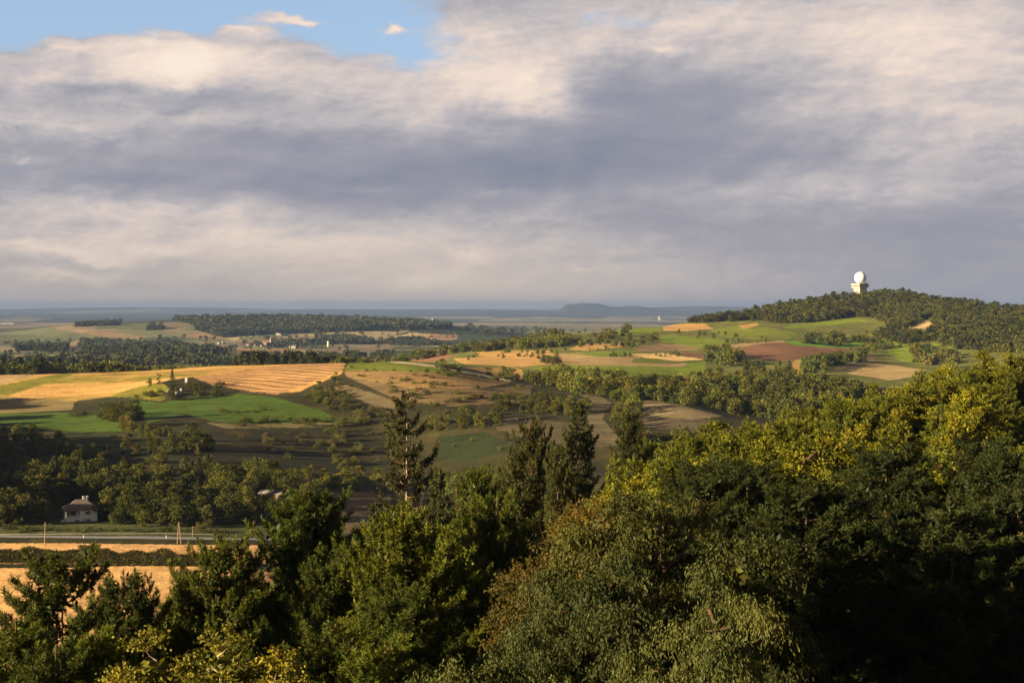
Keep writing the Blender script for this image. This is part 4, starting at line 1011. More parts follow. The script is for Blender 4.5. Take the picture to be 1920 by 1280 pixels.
scatter('bush', V_S, 3, [(90, 812), (230, 815), (330, 850), (560, 868), (600, 890), (250, 890), (0, 880), (0, 860)], 34, (1.5, 4), 520, 760, 'bush at the upper fringe of the valley wood', 'bushes of the valley wood fringe', 227)
scatter(br, V_B, 10, [(575, 742), (590, 725), (625, 712), (645, 722), (635, 745), (600, 750)], 11, (4.5, 7), 760, 1020, 'small tree in the hollow at the right end of the hayfield', 'small trees of the hollow', 213, .5)
scatter('bush', V_S, 3, [(560, 745), (650, 742), (760, 790), (840, 810), (740, 815), (640, 775)], 42, (2, 4.5), 620, 960, 'bush in the scrub belt right of the green meadow', 'bushes of the scrub belt', 214)
scatter('bush', V_S, 3, [(650, 700), (840, 700), (1000, 722), (990, 755), (850, 752), (740, 745)], 62, (1.2, 3.4), 700, 1060, 'bush dotted over the brown scrub hill', 'bushes of the brown scrub hill', 215)
along('bush', V_S, 3, [(640, 692), (760, 694), (830, 700), (980, 716)], 12, (1.5, 3.5), 800, 1150, 'bush on the crest of the brown scrub hill', 'bushes on the scrub hill crest', 216, 3)
# tree row below the scrub hill and groves in the dark bottom
for k, (px, py, h) in enumerate([(882, 792, 11.5), (868, 786, 9.5), (897, 800, 9)]):
    p = hit(px, py, 600, 900); put(br, V_B[1], px, p[1], h, 10, 1.0, ['largest pale green tree below the scrub hill', 'pale tree left of the largest pale green tree', 'pale tree in front of the largest pale green tree'][k], None, np.random.default_rng(k + 5))
scatter(br, V_B, 10, [(800, 812), (860, 805), (945, 800), (948, 790), (850, 790), (790, 798)], 18, (6, 9), 600, 860, 'tree of the dark row under the largest pale green tree', 'trees of the dark row', 217, .45)
scatter(br, V_B, 10, [(930, 775), (1000, 778), (1110, 782), (1122, 768), (1020, 760), (930, 762)], 32, (7, 9.5), 650, 920, 'tree of the dark belt below the scrub hill', 'trees of the dark belt', 218, .42)
along('bush', V_S, 3, [(800, 760), (870, 752), (930, 745), (1000, 748)], 14, (2, 4), 700, 960, 'bush in the thin line above the dark belt', 'bushes above the dark belt', 219, 4)
along(pt, [V_P[0]], 12, [(943, 823), (955, 828), (968, 832), (980, 838)], 5, (3.5, 5.5), 560, 760, 'young dark conifer in the short row on the shaded meadow', 'young conifers on the shaded meadow', 220, 2)
scatter('bush', V_S, 3, [(820, 820), (900, 815), (960, 845), (860, 862)], 7, (1.2, 2.4), 540, 760, 'bush on the shaded meadow', 'bushes on the shaded meadow', 221)
scatter(br, V_B, 10, [(815, 905), (960, 895), (965, 935), (820, 935)], 22, (6.5, 9), 500, 660, 'tree of the grove round the white gabled house', 'trees round the white gabled house', 222, .45)
scatter(br, V_B, 10, [(570, 890), (690, 895), (725, 905), (725, 922), (590, 915)], 20, (5, 8), 500, 700, 'dark tree lining the ploughed plot in the valley', 'trees by the ploughed plot', 223, .5)
scatter(br, V_B, 10, [(1040, 800), (1120, 850), (1150, 850), (1100, 800), (1060, 790)], 0, (5, 8), 500, 800, '', '', 224)
along(br, V_B, 10, [(1148, 800), (1165, 815), (1180, 838), (1200, 850)], 7, (4.5, 7), 560, 800, 'small tree beside the winding farm track', 'small trees beside the farm track', 225, 5)
along('bush', V_S, 3, [(1160, 835), (1230, 825), (1330, 818)], 14, (3, 6), 520, 760, 'bush along the foot of the grey brown field', 'bushes below the grey brown field', 226, 5)
# big wood in the hollow
WD = 'tree of the big wood in the hollow below the long green field'
scatter(br, M_B, 9, [(1000, 722), (1035, 705), (1100, 708), (1190, 725), (1330, 715), (1400, 702), (1500, 706), (1560, 720), (1650, 738), (1500, 792), (1380, 782), (1285, 762), (1200, 748), (1150, 752), (1100, 742), (1040, 728)], 430, (6, 13), 780, 1280, WD, 'trees of the big wood in the hollow', 230, .3)
scatter(br, M_B, 9, [(1148, 745), (1200, 742), (1200, 800), (1170, 815), (1150, 780)], 22, (7, 9.5), 640, 1000, 'tree on the left edge of the big wood by the farm track', 'trees on the left edge of the big wood', 231, .45)
scatter(pt, M_P, 11, [(1395, 702), (1490, 706), (1540, 720), (1500, 745), (1400, 730)], 24, (9, 13), 800, 1300, 'dark pine standing above the big wood in the hollow', 'dark pines of the big wood', 232, .5)
for k, px in enumerate((1400, 1422, 1431, 1462, 1480)):
    p = hit(px, 705, 900, 1300); put(pt, M_P[1], px, p[1], 13.5, 11, .8, 'tall umbrella topped pine before the red ploughed field', 'umbrella topped pines before the red field', np.random.default_rng(k))
# behind the crest at the left
rg_ = np.random.default_rng(240)
for (p0, p1, n, t0, t1, hh, protos, kd, hp, lab, g) in [
    (-20, 112, 30, 668, 680, 12, M_P + M_B, br, 10, 'dark tree of the copse behind the golden crest at the left edge', 'dark trees of the copse behind the crest'),
    (112, 235, 30, 672, 684, 9, M_B, br, 9, 'olive tree of the belt behind the golden crest', 'olive trees behind the crest'),
    (235, 440, 34, 680, 690, 8, M_B, br, 9, 'low tree of the dim belt behind the golden crest', 'low trees behind the crest'),
    (440, 590, 34, 657, 668, 12, M_P, pt, 11, 'dark tall pine of the row behind the hayfield', 'dark pines behind the hayfield'),
    (586, 622, 8, 660, 668, 10, M_B, br, 9, 'sunlit round tree at the right end of the pine row', 'round trees ending the pine row'),
    (620, 760, 26, 664, 674, 7, M_B, br, 9, 'low tree behind the green hilltop', 'low trees behind the green hilltop')]:
    for i in range(n):
        px = rg_.uniform(p0, p1); Y = rg_.uniform(1100, 1230); top = rg_.uniform(t0, t1)
        z = on(px, Y)[2]; h = -(top - HZ) / F * Y - z
        put(kd, protos[rg_.integers(len(protos))], px, Y, max(h, 5), hp, 1.1, lab, g, rg_)
# ridge between the near fields and the far valley
scatter(br, F_B, 9, [(735, 676), (800, 664), (900, 650), (1000, 636), (1050, 626), (1070, 640), (1050, 652), (960, 655), (860, 662), (760, 680)], 170, (7, 11), 1150, 2000, 'tree of the long wooded ridge beyond the stubble fields', 'trees of the long wooded ridge', 241, .5)
scatter(br, F_B, 9, [(1045, 645), (1100, 640), (1170, 640), (1235, 632), (1240, 642), (1160, 655), (1090, 652)], 26, (6, 9), 1300, 2200, 'tree in the line climbing towards the green terraces', 'trees climbing to the green terraces', 242)
scatter(br, F_B, 9, [(1100, 632), (1130, 622), (1180, 616), (1185, 630), (1130, 640)], 22, (6, 10), 1400, 2300, 'tree of the dark clump on the skyline left of the terraces', 'trees of the skyline clump', 243, .5)
scatter('bush', F_B, 9, [(870, 675), (1060, 668), (1060, 655), (900, 658)], 30, (2.5, 5), 1050, 1900, 'bush among the russet fields beyond the scrub hill', 'bushes among the russet fields', 244)
scatter(br, F_B, 9, [(1008, 672), (1045, 668), (1050, 684), (1015, 684)], 9, (5, 8), 1050, 1700, 'tree of the small copse at the corner of the tan field', 'trees of the tan field copse', 245, .5)
scatter(br, F_B, 9, [(818, 688), (862, 690), (868, 697), (830, 697)], 7, (4, 8), 900, 1500, 'tree beside the pale track over the hill', 'trees beside the pale track', 246)
scatter(br, F_B, 9, [(895, 700), (940, 712), (1010, 722), (1025, 708), (985, 706), (940, 702)], 16, (5, 8), 880, 1400, 'tree at the field corner before the big wood', 'trees at the field corner', 247)
scatter(br, F_B, 9, [(1318, 680), (1330, 664), (1385, 668), (1392, 682), (1350, 690)], 22, (10, 14), 1150, 1700, 'big dark tree of the grove left of the red field', 'big trees of the grove by the red field', 248, .35)
scatter(br, F_B, 9, [(1506, 692), (1530, 676), (1570, 672), (1625, 664), (1620, 678), (1560, 692), (1520, 700)], 40, (8, 12), 1100, 1700, 'tree of the copse between the red field and the brown field', 'trees of the red field copse', 249, .4)
scatter(br, F_B, 9, [(1710, 684), (1712, 655), (1760, 652), (1800, 668), (1790, 694)], 40, (8, 12), 1150, 1900, 'tree of the copse right of the narrow green strip', 'trees right of the green strip', 250, .4)
scatter(br, F_B, 9, [(1500, 645), (1530, 632), (1585, 636), (1610, 640), (1560, 650)], 24, (8, 12), 1300, 2100, 'tree of the grove above the bright green curve', 'trees above the bright green curve', 251, .4)
scatter(br, F_B, 9, [(1590, 640), (1650, 628), (1680, 634), (1690, 650), (1640, 662), (1610, 655)], 26, (6, 10), 1250, 2100, 'tree in the mixed scrub below the dry slope', 'trees below the dry slope', 252, .5)
scatter('bush', F_B, 9, [(1210, 660), (1290, 664), (1290, 670), (1215, 668)], 8, (3, 5.5), 1150, 1900, 'bush in the golden strip of the middle field', 'bushes of the golden strip', 253)
scatter('bush', F_B, 9, [(1240, 625), (1330, 622), (1460, 640), (1380, 645)], 22, (3, 6), 1300, 2300, 'bush along the edges of the green terraces', 'bushes of the green terraces', 254)
along('bush', F_B, 9, [(1318, 650), (1380, 645), (1470, 638)], 14, (1.6, 3), 1300, 2200, 'bush in the hedge above the red field', 'bushes above the red field', 255, 1.5)
along('bush', F_B, 9, [(1100, 656), (1147, 655)], 7, (2, 4), 1200, 2000, 'bush in the short hedge beside the orange strip', 'bushes beside the orange strip', 256, 1.5)
along('bush', F_B, 9, [(1142, 668), (1182, 666)], 7, (3, 5), 1100, 1800, 'bush in the line between the green and tan fields', 'bushes between green and tan fields', 257, 1.5)

# the 300 that show largest of each kind stand as trees of their own, the rest joins the wood
by = {}
for s in SPECS: by.setdefault(s[0], []).append(s)
near = {pt: sum(1 for o in COL.objects if o.name.startswith('pine_tree')), br: sum(1 for o in COL.objects if o.name.startswith('broadleaf_tree'))}
REST = []
for kd, L in by.items():
    L.sort(key=lambda s: -s[10]); keep = 300 - near.get(kd, 0)
    for s in L[:keep]:
        o = ob(kd, s[1], loc=(s[2], s[3], s[4]), label=s[8], category='bush' if kd == 'bush' else 'tree')
        if s[9]: o['group'] = s[9]
        o.scale = (s[5], s[5], s[6]); o.rotation_euler = (0, 0, s[7])
    REST += L[keep:]
print('kinds', {k: len(v) for k, v in by.items()}, near, 'rest', len(REST))

_cache = {}
def mesh_np(me):
    if me.name not in _cache:
        v = np.empty(len(me.vertices) * 3, np.float32); me.vertices.foreach_get('co', v)
        f = np.empty(len(me.loops), np.int32); me.loops.foreach_get('vertex_index', f)
        c = np.empty(len(me.vertices) * 4, np.float32); me.color_attributes['tint'].data.foreach_get('color', c)
        _cache[me.name] = (v.reshape(-1, 3), f.reshape(-1, 4), c.reshape(-1, 4)[:, :3])
    return _cache[me.name]
def merge(name, items, label, mat=None, seed=1):
    """items: (mesh, x, y, z, sxy, sz, rot, brightness rgb)"""
    V = []; Fq = []; T = []; n = 0
    for (me, x, y, z, sx, sz, ro, k) in items:
        v, f, c = mesh_np(me); cr_, sr_ = math.cos(ro), math.sin(ro)
        w = np.stack([(v[:, 0] * cr_ - v[:, 1] * sr_) * sx + x, (v[:, 0] * sr_ + v[:, 1] * cr_) * sx + y, v[:, 2] * sz + z], 1)
        V.append(w); Fq.append(f + n); T.append(c * np.asarray(k)[None]); n += len(v)
    me = mk_mesh(name, np.concatenate(V), np.concatenate(Fq), [mat or M_FAR], tint=np.concatenate(T))
    return ob(name, me, kind='stuff', label=label)
rg_ = np.random.default_rng(300)
def kk(x=0, y=0):
    a = (.75 + .5 * rg_.random()) * (.6 + .8 * float(vnoise(np.array([x / 45.0]), np.array([y / 80.0]), 91)[0])); b = rg_.normal() * .12
    return (a * (1 + b), a, a * (1 - b))
if REST:
    merge('woodland', [(s[1], s[2], s[3], s[4], s[5], s[6], s[7], kk(s[2], s[3])) for s in REST], 'dense mixed woodland and scrub among the middle distance fields')

def wood_items(poly, n, hr, y0, y1, protos, hp, sep=0, wide=1.1, grid=2600):
    """fast scatter: intersect many sight lines with the ground"""
    xs = [p[0] for p in poly]; ys = [p[1] for p in poly]; out = []
    cand = rg_.uniform((min(xs), min(ys)), (max(xs), max(ys)), (n * 4, 2))
    cand = cand[inpoly(cand[:, 0], cand[:, 1], poly)][:n]
    Y = YS[(YS >= y0) & (YS <= y1)]
    for px, py in cand:
        X = (px - CX) / F * Y
        pass
    PX = cand[:, 0][:, None]; PY = cand[:, 1][:, None]
    Yg = np.exp(np.linspace(math.log(y0), math.log(y1), 260))[None]
    Xg = (PX - CX) / F * Yg
    hh = H(Xg.ravel(), np.broadcast_to(Yg, Xg.shape).ravel()).reshape(Xg.shape)
    ok = hh >= -(PY - HZ) / F * Yg
    k = np.argmax(ok, 1); good = ok.any(1)
    for i in np.where(good)[0]:
        x, y, z = Xg[i, k[i]], Yg[0, k[i]], hh[i, k[i]]
        h = rg_.uniform(*hr); s = h / hp
        out.append((protos[rg_.integers(len(protos))], x, y, z - .4, s * wide * rg_.uniform(.85, 1.3), s, rg_.random() * 6.28, kk(x, y)))
    return out
# forest on the hill of the radar tower
HILL = [(1245, 606), (1300, 596), (1350, 588), (1400, 581), (1500, 560), (1560, 551), (1600, 548), (1700, 546), (1760, 553), (1850, 564), (1925, 578), (1925, 662), (1860, 660), (1800, 655), (1745, 640), (1700, 648), (1640, 630), (1665, 622), (1672, 610), (1640, 598), (1625, 596), (1600, 594), (1530, 604), (1463, 606), (1420, 602), (1330, 604), (1280, 607)]
its = wood_items(HILL, 3400, (6, 11), 1350, 2470, F_B + F_P, 9, wide=1.45)
its = [t for t in its if not inpoly(np.array([CX + F * t[1] / t[2]]), np.array([HZ - F * t[3] / t[2]]), [(1690, 619), (1735, 598), (1766, 614), (1738, 630), (1680, 628)])[0]]
print('hill', len(its)); merge('forest', its, 'mixed forest covering the hill under the white radar dome')
# woods of the far hill and of the valley before it
T_F = [st(91, 9, 5.0, 70, 3.4, base=(.032, .040, .015), alt=(.055, .06, .02), clumps=6), st(92, 9, 4.6, 60, 3.2, base=(.045, .05, .018), alt=(.07, .07, .022), clumps=6)]
its = wood_items([(313, 597), (640, 596), (845, 611), (843, 617), (747, 619), (640, 622), (500, 627), (417, 632), (373, 620), (360, 607)], 2600, (12, 19), 3900, 6600, T_F, 9, wide=1.3)
its += wood_items([(470, 650), (560, 645), (700, 645), (690, 640), (640, 634), (595, 634), (597, 640), (560, 646)], 380, (10, 16), 3600, 5600, T_F, 9)
its += wood_items([(157, 642), (200, 643), (390, 655), (433, 660), (360, 669), (287, 665), (157, 661)], 600, (10, 16), 2300, 4300, T_F, 9)
its += wood_items([(30, 648), (125, 650), (127, 660), (30, 658)], 150, (10, 15), 2300, 4500, T_F, 9)
its += wood_items([(505, 645), (560, 642), (600, 645), (560, 652), (500, 652)], 120, (8, 13), 3000, 5200, T_F, 9)
its += wood_items([(285, 640), (320, 640), (345, 645), (290, 647)], 50, (8, 13), 3000, 5200, T_F, 9)
its += wood_items([(276, 610), (305, 610), (310, 619), (276, 619)], 60, (8, 13), 4000, 6200, T_F, 9)
its += wood_items([(150, 606), (225, 603), (225, 610), (140, 613)], 110, (9, 14), 4600, 6600, T_F, 9)
its += wood_items([(725, 644), (740, 636), (800, 638), (830, 648), (745, 650)], 160, (8, 13), 3000, 5600, T_F, 9)
its += wood_items([(600, 640), (640, 634), (700, 640), (700, 646), (600, 646)], 120, (8, 13), 3600, 5600, T_F, 9)
its += wood_items([(0, 676), (200, 672), (450, 672), (760, 664), (760, 672), (450, 684), (0, 690)], 420, (9, 14), 1500, 3400, T_F, 9)
its += wood_items([(860, 612), (1000, 616), (1080, 622), (900, 628)], 120, (9, 14), 4600, 9000, T_F, 9)
its += wood_items([(0, 640), (1100, 612), (1100, 640), (700, 655), (0, 670)], 260, (7, 12), 3000, 8000, T_F, 9)
print('far', len(its)); merge('distant_woods', its, 'dark woods and hedges on the hazy far hill and valley')
# off to the left, unseen: trees, most on hills added to shade the valley
its = []
for (u0, w0, su, sw, n) in [(650, 240, 85, 90, 420), (545, 62, 60, 26, 130), (922, -62, 24, 12, 46), (846, -60, 8, 10, 12), (812, -55, 5, 12, 8), (778, -50, 10, 12, 12)]:
    for k in range(n):
        u = u0 + rg_.uniform(-su, su); w = w0 + rg_.normal() * sw * .7
        x = -.438 * u - .899 * w; y = .899 * u - .438 * w
        if y > 60 and (CX + F * x / y) > -60: continue
        s = 1.5 if u0 > 700 else 1.0
        its.append((M_B[rg_.integers(3)], x, y, float(H(x, y)) - .3, s, s, rg_.random() * 6, kk()))
for k in range(150):   # the wood round the lookout, behind and beside the viewer
    x = rg_.uniform(-110, 60); y = rg_.uniform(-130, 34)
    if math.hypot(x, y) < 9 or (y > 0 and abs(x) / max(y, 1) < .48): continue
    s = 1.25 + .4 * rg_.random()
    if -40 < -.438 * x + .899 * y < 60 or rg_.random() < .3:
        its.append((V_B[rg_.integers(4)], x, y, float(H(x, y)) - .3, s, s, rg_.random() * 6, kk()))
merge('surrounding_woods', its, 'unseen woods beside and behind the lookout, some on hills added for shade')
# ------------------------------------------------------------------ built things
def bx(acc, x0, x1, y0, y1, z0, z1, M=None):
    v = np.array([(x, y, z) for z in (z0, z1) for y in (y0, y1) for x in (x0, x1)], float)
    f = np.array([(0, 2, 3, 1), (4, 5, 7, 6), (0, 1, 5, 4), (2, 6, 7, 3), (0, 4, 6, 2), (1, 3, 7, 5)])
    if M is not None: v = (np.array(M) @ v.T).T
    acc.add(v, f, (1, 1, 1))
def part(name, acc, mat, parent, smooth=False):
    return ob(name, acc.mesh(name, [mat], smooth=smooth), parent)
def empty(name, loc, rz, label, cat, group=None):
    e = bpy.data.objects.new(name, None); COL.objects.link(e); e.location = loc; e.rotation_euler = (0, 0, rz)
    e['label'] = label; e['category'] = cat
    if group: e['group'] = group
    return e
m_white = simple_mat('lime_plaster', (.72, .68, .60), .9, .08, 1.5)
m_offw = simple_mat('weathered_plaster', (.55, .51, .45), .9, .15, 1.5)
m_tile = simple_mat('roof_tiles', (.14, .105, .085), .9, .35, 5.0)
m_redt = simple_mat('red_roof_tiles', (.30, .11, .06), .9, .3, 2.0)
m_glass = simple_mat('dark_window_glass', (.03, .035, .04), .15, .1, 1.0, .6)
m_wood = simple_mat('weathered_wood', (.22, .15, .09), .9, .3, 5.0)
m_conc = simple_mat('pale_concrete', (.48, .42, .33), .85, .12, .5)
m_band = simple_mat('rust_brown_cladding', (.36, .19, .09), .7, .2, .6)
m_dome = simple_mat('white_radome', (.66, .65, .63), .5, .05, .3)
m_steel = simple_mat('grey_steel', (.30, .31, .33), .5, .15, 2.0, .5, .5)
m_rock = simple_mat('pale_limestone', (.52, .46, .38), .95, .3, 1.2, bump=.1)
m_metr = simple_mat('grey_sheet_roof', (.24, .23, .22), .6, .2, 1.0)

# --- radar tower
x, y, _ = on(1613, 2405); zt = -(520.3 - HZ) / F * 2405
tw = empty('radar_tower', (x, y, zt - 26.5), R(26), 'concrete tower carrying a white radar dome on top of the wooded hill', 'radar tower')
a = Acc(); bx(a, -7.6, 7.6, -7.6, 7.6, -14, 9.6)
for k in range(-3, 4):
    for (ax) in (0, 1):
        for sgn in (-1, 1):
            lo, hi = sgn * 7.6, sgn * 7.95
            q = (k * 2.3 - .28, k * 2.3 + .28)
            if ax == 0: bx(a, q[0], q[1], min(lo, hi), max(lo, hi), -14, 9.4)
            else: bx(a, min(lo, hi), max(lo, hi), q[0], q[1], -14, 9.4)
part('tower_body', a, m_conc, tw)
a = Acc()
for zz_ in (2.0, 6.0):
    for k in range(-3, 3):
        c = k * 2.3 + 1.15
        bx(a, c - .62, c + .62, -7.68, -7.62, zz_, zz_ + 1.7); bx(a, -7.68, -7.62, c - .62, c + .62, zz_, zz_ + 1.7)
part('window', a, m_glass, tw)['kind'] = 'stuff'
a = Acc(); bx(a, -10.4, 10.4, -10.4, 10.4, 9.6, 10.9); bx(a, -10.8, 10.8, -10.8, 10.8, 14.2, 15.4); bx(a, -9.3, 9.3, -9.3, 9.3, 15.4, 16.0)
part('gallery_slab', a, m_conc, tw)
a = Acc(); bx(a, -9.7, 9.7, -9.7, 9.7, 10.9, 14.2); part('gallery_wall', a, m_band, tw)
a = Acc()
for k in range(-4, 5):
    bx(a, k * 2.0 - .6, k * 2.0 + .6, -9.78, -9.72, 11.7, 13.5); bx(a, -9.78, -9.72, k * 2.0 - .6, k * 2.0 + .6, 11.7, 13.5)
o = part('gallery_glazing', a, m_glass, tw); o['kind'] = 'stuff'
a = Acc()
for s_ in (-1, 1):
    for zr in (16.1, 16.7):
        bx(a, -10.6, 10.6, s_ * 10.55 - .06, s_ * 10.55 + .06, zr, zr + .1); bx(a, s_ * 10.55 - .06, s_ * 10.55 + .06, -10.6, 10.6, zr, zr + .1)
    for k in range(-5, 6):
        bx(a, k * 2.1 - .05, k * 2.1 + .05, s_ * 10.55 - .05, s_ * 10.55 + .05, 15.4, 16.8); bx(a, s_ * 10.55 - .05, s_ * 10.55 + .05, k * 2.1 - .05, k * 2.1 + .05, 15.4, 16.8)
part('railing', a, m_steel, tw)
a = Acc(); bx(a, 9.6, 12.2, -3, 0.5, 12.5, 18.0); bx(a, -10.2, -8.6, -10.2, -8.8, 16.0, 18.4); bx(a, 8.2, 9.6, 7.8, 9.2, 16.0, 18.6)
part('equipment_cabin', a, m_steel, tw)
a = Acc()
nu, nv = 32, 20; th_ = np.linspace(0, math.pi * .80, nv); ph_ = np.arange(nu) * 2 * math.pi / nu
Vs = np.array([[math.sin(t) * math.cos(p) * 9.9, math.sin(t) * math.sin(p) * 9.9, 26.0 + math.cos(t) * 10.2] for t in th_ for p in ph_])
i = np.arange(nv - 1)[:, None] * nu; j = np.arange(nu)[None]; j2 = (j + 1) % nu
a.add(Vs, np.stack([i + j, i + nu + j, i + nu + j2, i + j2], -1).reshape(-1, 4), (1, 1, 1))
rd = part('radome', a, m_dome, tw, True)
a = Acc(); rs = np.random.default_rng(8)
for t0_ in np.linspace(.35, 2.2, 6):
    p_ = np.linspace(0, 2 * math.pi, 33); tube(a, np.stack([np.sin(t0_) * np.cos(p_) * 9.93, np.sin(t0_) * np.sin(p_) * 9.93, 26.0 + np.cos(t0_) * 10.23 + 0 * p_], 1), .09, 4, (1, 1, 1))
for p0_ in np.linspace(0, 2 * math.pi, 13)[:-1]:
    t_ = np.linspace(.15, 2.4, 18); tube(a, np.stack([np.sin(t_) * np.cos(p0_ + t_ * .5) * 9.93, np.sin(t_) * np.sin(p0_ + t_ * .5) * 9.93, 26.0 + np.cos(t_) * 10.23], 1), .09, 4, (1, 1, 1))
part('panel_seam', a, m_steel, rd)
a = Acc(); tube(a, [(0, 0, 36.1), (0, 0, 38.2)], [.12, .06], 6, (1, 1, 1)); tube(a, [(-9.5, -9.5, 18), (-9.5, -9.5, 21)], .1, 6, (1, 1, 1)); tube(a, [(11, -1, 18), (11, -1, 20.5)], .1, 6, (1, 1, 1))
part('aerial', a, m_steel, tw)

def hip(acc, x0, x1, y0, y1, z, h, rid, ov=.6):
    x0 -= ov; x1 += ov; y0 -= ov; y1 += ov; cy = (y0 + y1) / 2; cx = (x0 + x1) / 2
    v = np.array([(x0, y0, z), (x1, y0, z), (x1, y1, z), (x0, y1, z), (cx - rid, cy, z + h), (cx + rid, cy, z + h), (x0, y0, z - .18), (x1, y0, z - .18), (x1, y1, z - .18), (x0, y1, z - .18)], float)
    acc.add(v, np.array([(0, 1, 5, 4), (2, 3, 4, 5), (1, 2, 5, 5), (3, 0, 4, 4), (6, 9, 8, 7), (0, 6, 7, 1), (1, 7, 8, 2), (2, 8, 9, 3), (3, 9, 6, 0)]), (1, 1, 1))
def gable(acc, x0, x1, y0, y1, z, h, ov=.35):
    """roof with the ridge along y"""
    x0 -= ov; x1 += ov; y0 -= ov; y1 += ov; cx = (x0 + x1) / 2
    v = np.array([(x0, y0, z), (cx, y0, z + h), (x1, y0, z), (x0, y1, z), (cx, y1, z + h), (x1, y1, z), (x0, y0, z - .2), (cx, y0, z + h - .25), (x1, y0, z - .2), (x0, y1, z - .2), (cx, y1, z + h - .25), (x1, y1, z - .2)], float)
    acc.add(v, np.array([(0, 1, 4, 3), (1, 2, 5, 4), (6, 9, 10, 7), (7, 10, 11, 8), (0, 6, 7, 1), (1, 7, 8, 2), (3, 4, 10, 9), (4, 5, 11, 10), (0, 3, 9, 6), (2, 8, 11, 5)]), (1, 1, 1))
# --- white house beyond the road
hp_ = hit(150, 979, 440, 560)
hx, hy = (151 - CX) / F * 480.0, 480.0
hz_ = -(979.5 - HZ) / F * 476
hs = empty('white_house', (hx, hy, hz_), R(22), 'white house with a hipped tiled roof and dark loggia standing among the valley trees', 'house')
W2, D2, E = 5.0, 4.4, 4.3
a = Acc(); bx(a, -W2, W2, -D2, D2, -1.5, 1.75); bx(a, -.6, W2, -D2, D2, 1.75, E); bx(a, -W2, -.6, -D2 + 1.8, D2, 1.75, E); bx(a, -W2, -W2 + .35, -D2, -D2 + 1.8, 1.75, E)
wl = part('wall', a, m_white, hs)
a = Acc(); bx(a, -W2 + .35, -.6, -D2, -D2 + .12, 1.75, 2.55); bx(a, -W2 + .34, -W2 + .46, -D2 + .13, -D2 + 1.7, 1.75, 2.55); part('balcony_parapet', a, m_offw, hs)
a = Acc(); hip(a, -W2, W2, -D2, D2, E, 3.0, 1.6); rf = part('roof', a, m_tile, hs)
for (cx_, cy_) in ((1.0, .9), (2.3, 1.4)):
    a = Acc(); bx(a, cx_ - .3, cx_ + .3, cy_ - .3, cy_ + .3, E + 1.8, E + 3.7); bx(a, cx_ - .38, cx_ + .38, cy_ - .38, cy_ + .38, E + 3.7, E + 3.82); part('chimney', a, m_white, rf)
for (wx, wz, ww, wh, yy) in ((2.0, 2.75, 1.5, .95, -D2), (2.0, .55, 1.5, .5, -D2), (-1.5, .55, 1.3, .45, -D2), (-2.6, 2.3, 1.6, 1.6, -D2 + 1.8), (.5, .35, .35, .9, -D2)):
    a = Acc(); bx(a, wx - ww / 2, wx + ww / 2, yy - .05, yy + .02, wz, wz + wh); w_ = part('window', a, m_glass, hs)
    a = Acc()
    for (p0, p1, q0, q1) in ((-ww / 2 - .07, -ww / 2, 0, wh), (ww / 2, ww / 2 + .07, 0, wh), (-.03, .03, 0, wh), (-ww / 2 - .1, ww / 2 + .1, -.08, 0), (-ww / 2 - .07, ww / 2 + .07, wh, wh + .07)):
        bx(a, wx + p0, wx + p1, yy - .09, yy - .053, wz + q0, wz + q1)
    part('frame', a, m_offw, w_)
a = Acc(); bx(a, -W2 - .06, -W2 + .01, 1.2, 2.6, 2.5, 3.6); part('window', a, m_glass, hs)
a = Acc()
for k in range(9): bx(a, -W2 - 2.9 + k * .32, -W2 - 2.9 + (k + 1) * .32 - .003, -D2 + .1, -D2 + 1.3, -1.2, .05 + k * .2)
part('staircase', a, m_offw, hs)
a = Acc(); bx(a, -W2 + .5, -W2 + 1.3, -D2 + 1.72, -D2 + 1.79, 1.75, 3.75); part('door', a, m_wood, hs)

# --- small white gabled house and the shed in the wood
p = hit(898, 925, 500, 680); gy = p[1]
gx = (898 - CX) / F * gy; gz = p[2]; gt = -(892 - HZ) / F * gy
gh = empty('gabled_house', (gx, gy, gt - 6.2), R(14), 'small house showing a white gable between the trees behind the slender pine', 'house')
a = Acc(); bx(a, -2.6, 2.6, -4, 4, -3, 3.4); a.add(np.array([(-2.6, -4, 3.4), (2.6, -4, 3.4), (0, -4, 6.0), (0, -4, 6.0), (-2.6, 4, 3.4), (2.6, 4, 3.4), (0, 4, 6.0), (0, 4, 6.0)], float), np.array([(0, 1, 2, 3), (5, 4, 7, 6)]), (1, 1, 1)); part('wall', a, m_white, gh)
a = Acc(); gable(a, -2.6, 2.6, -4, 4, 3.35, 2.85); part('roof', a, m_tile, gh)
a = Acc(); bx(a, -.45, .45, -4.06, -4.005, 3.3, 4.4); part('window', a, m_glass, gh)
p = hit(510, 940, 480, 620)
sh = empty('shed', (p[0], p[1], p[2]), R(-12), 'long low shed with a grey roof half hidden in the valley wood', 'shed')
a = Acc(); bx(a, -4.2, 4.2, -2.5, 2.5, -1, 3.3); part('wall', a, m_wood, sh)
a = Acc(); a.add(np.array([(-4.6, -2.9, 3.0), (4.6, -2.9, 3.0), (4.6, 0, 4.4), (-4.6, 0, 4.4), (4.6, 2.9, 3.0), (-4.6, 2.9, 3.0)], float), np.array([(0, 1, 2, 3), (3, 2, 4, 5)]), (1, 1, 1)); part('roof', a, m_metr, sh)

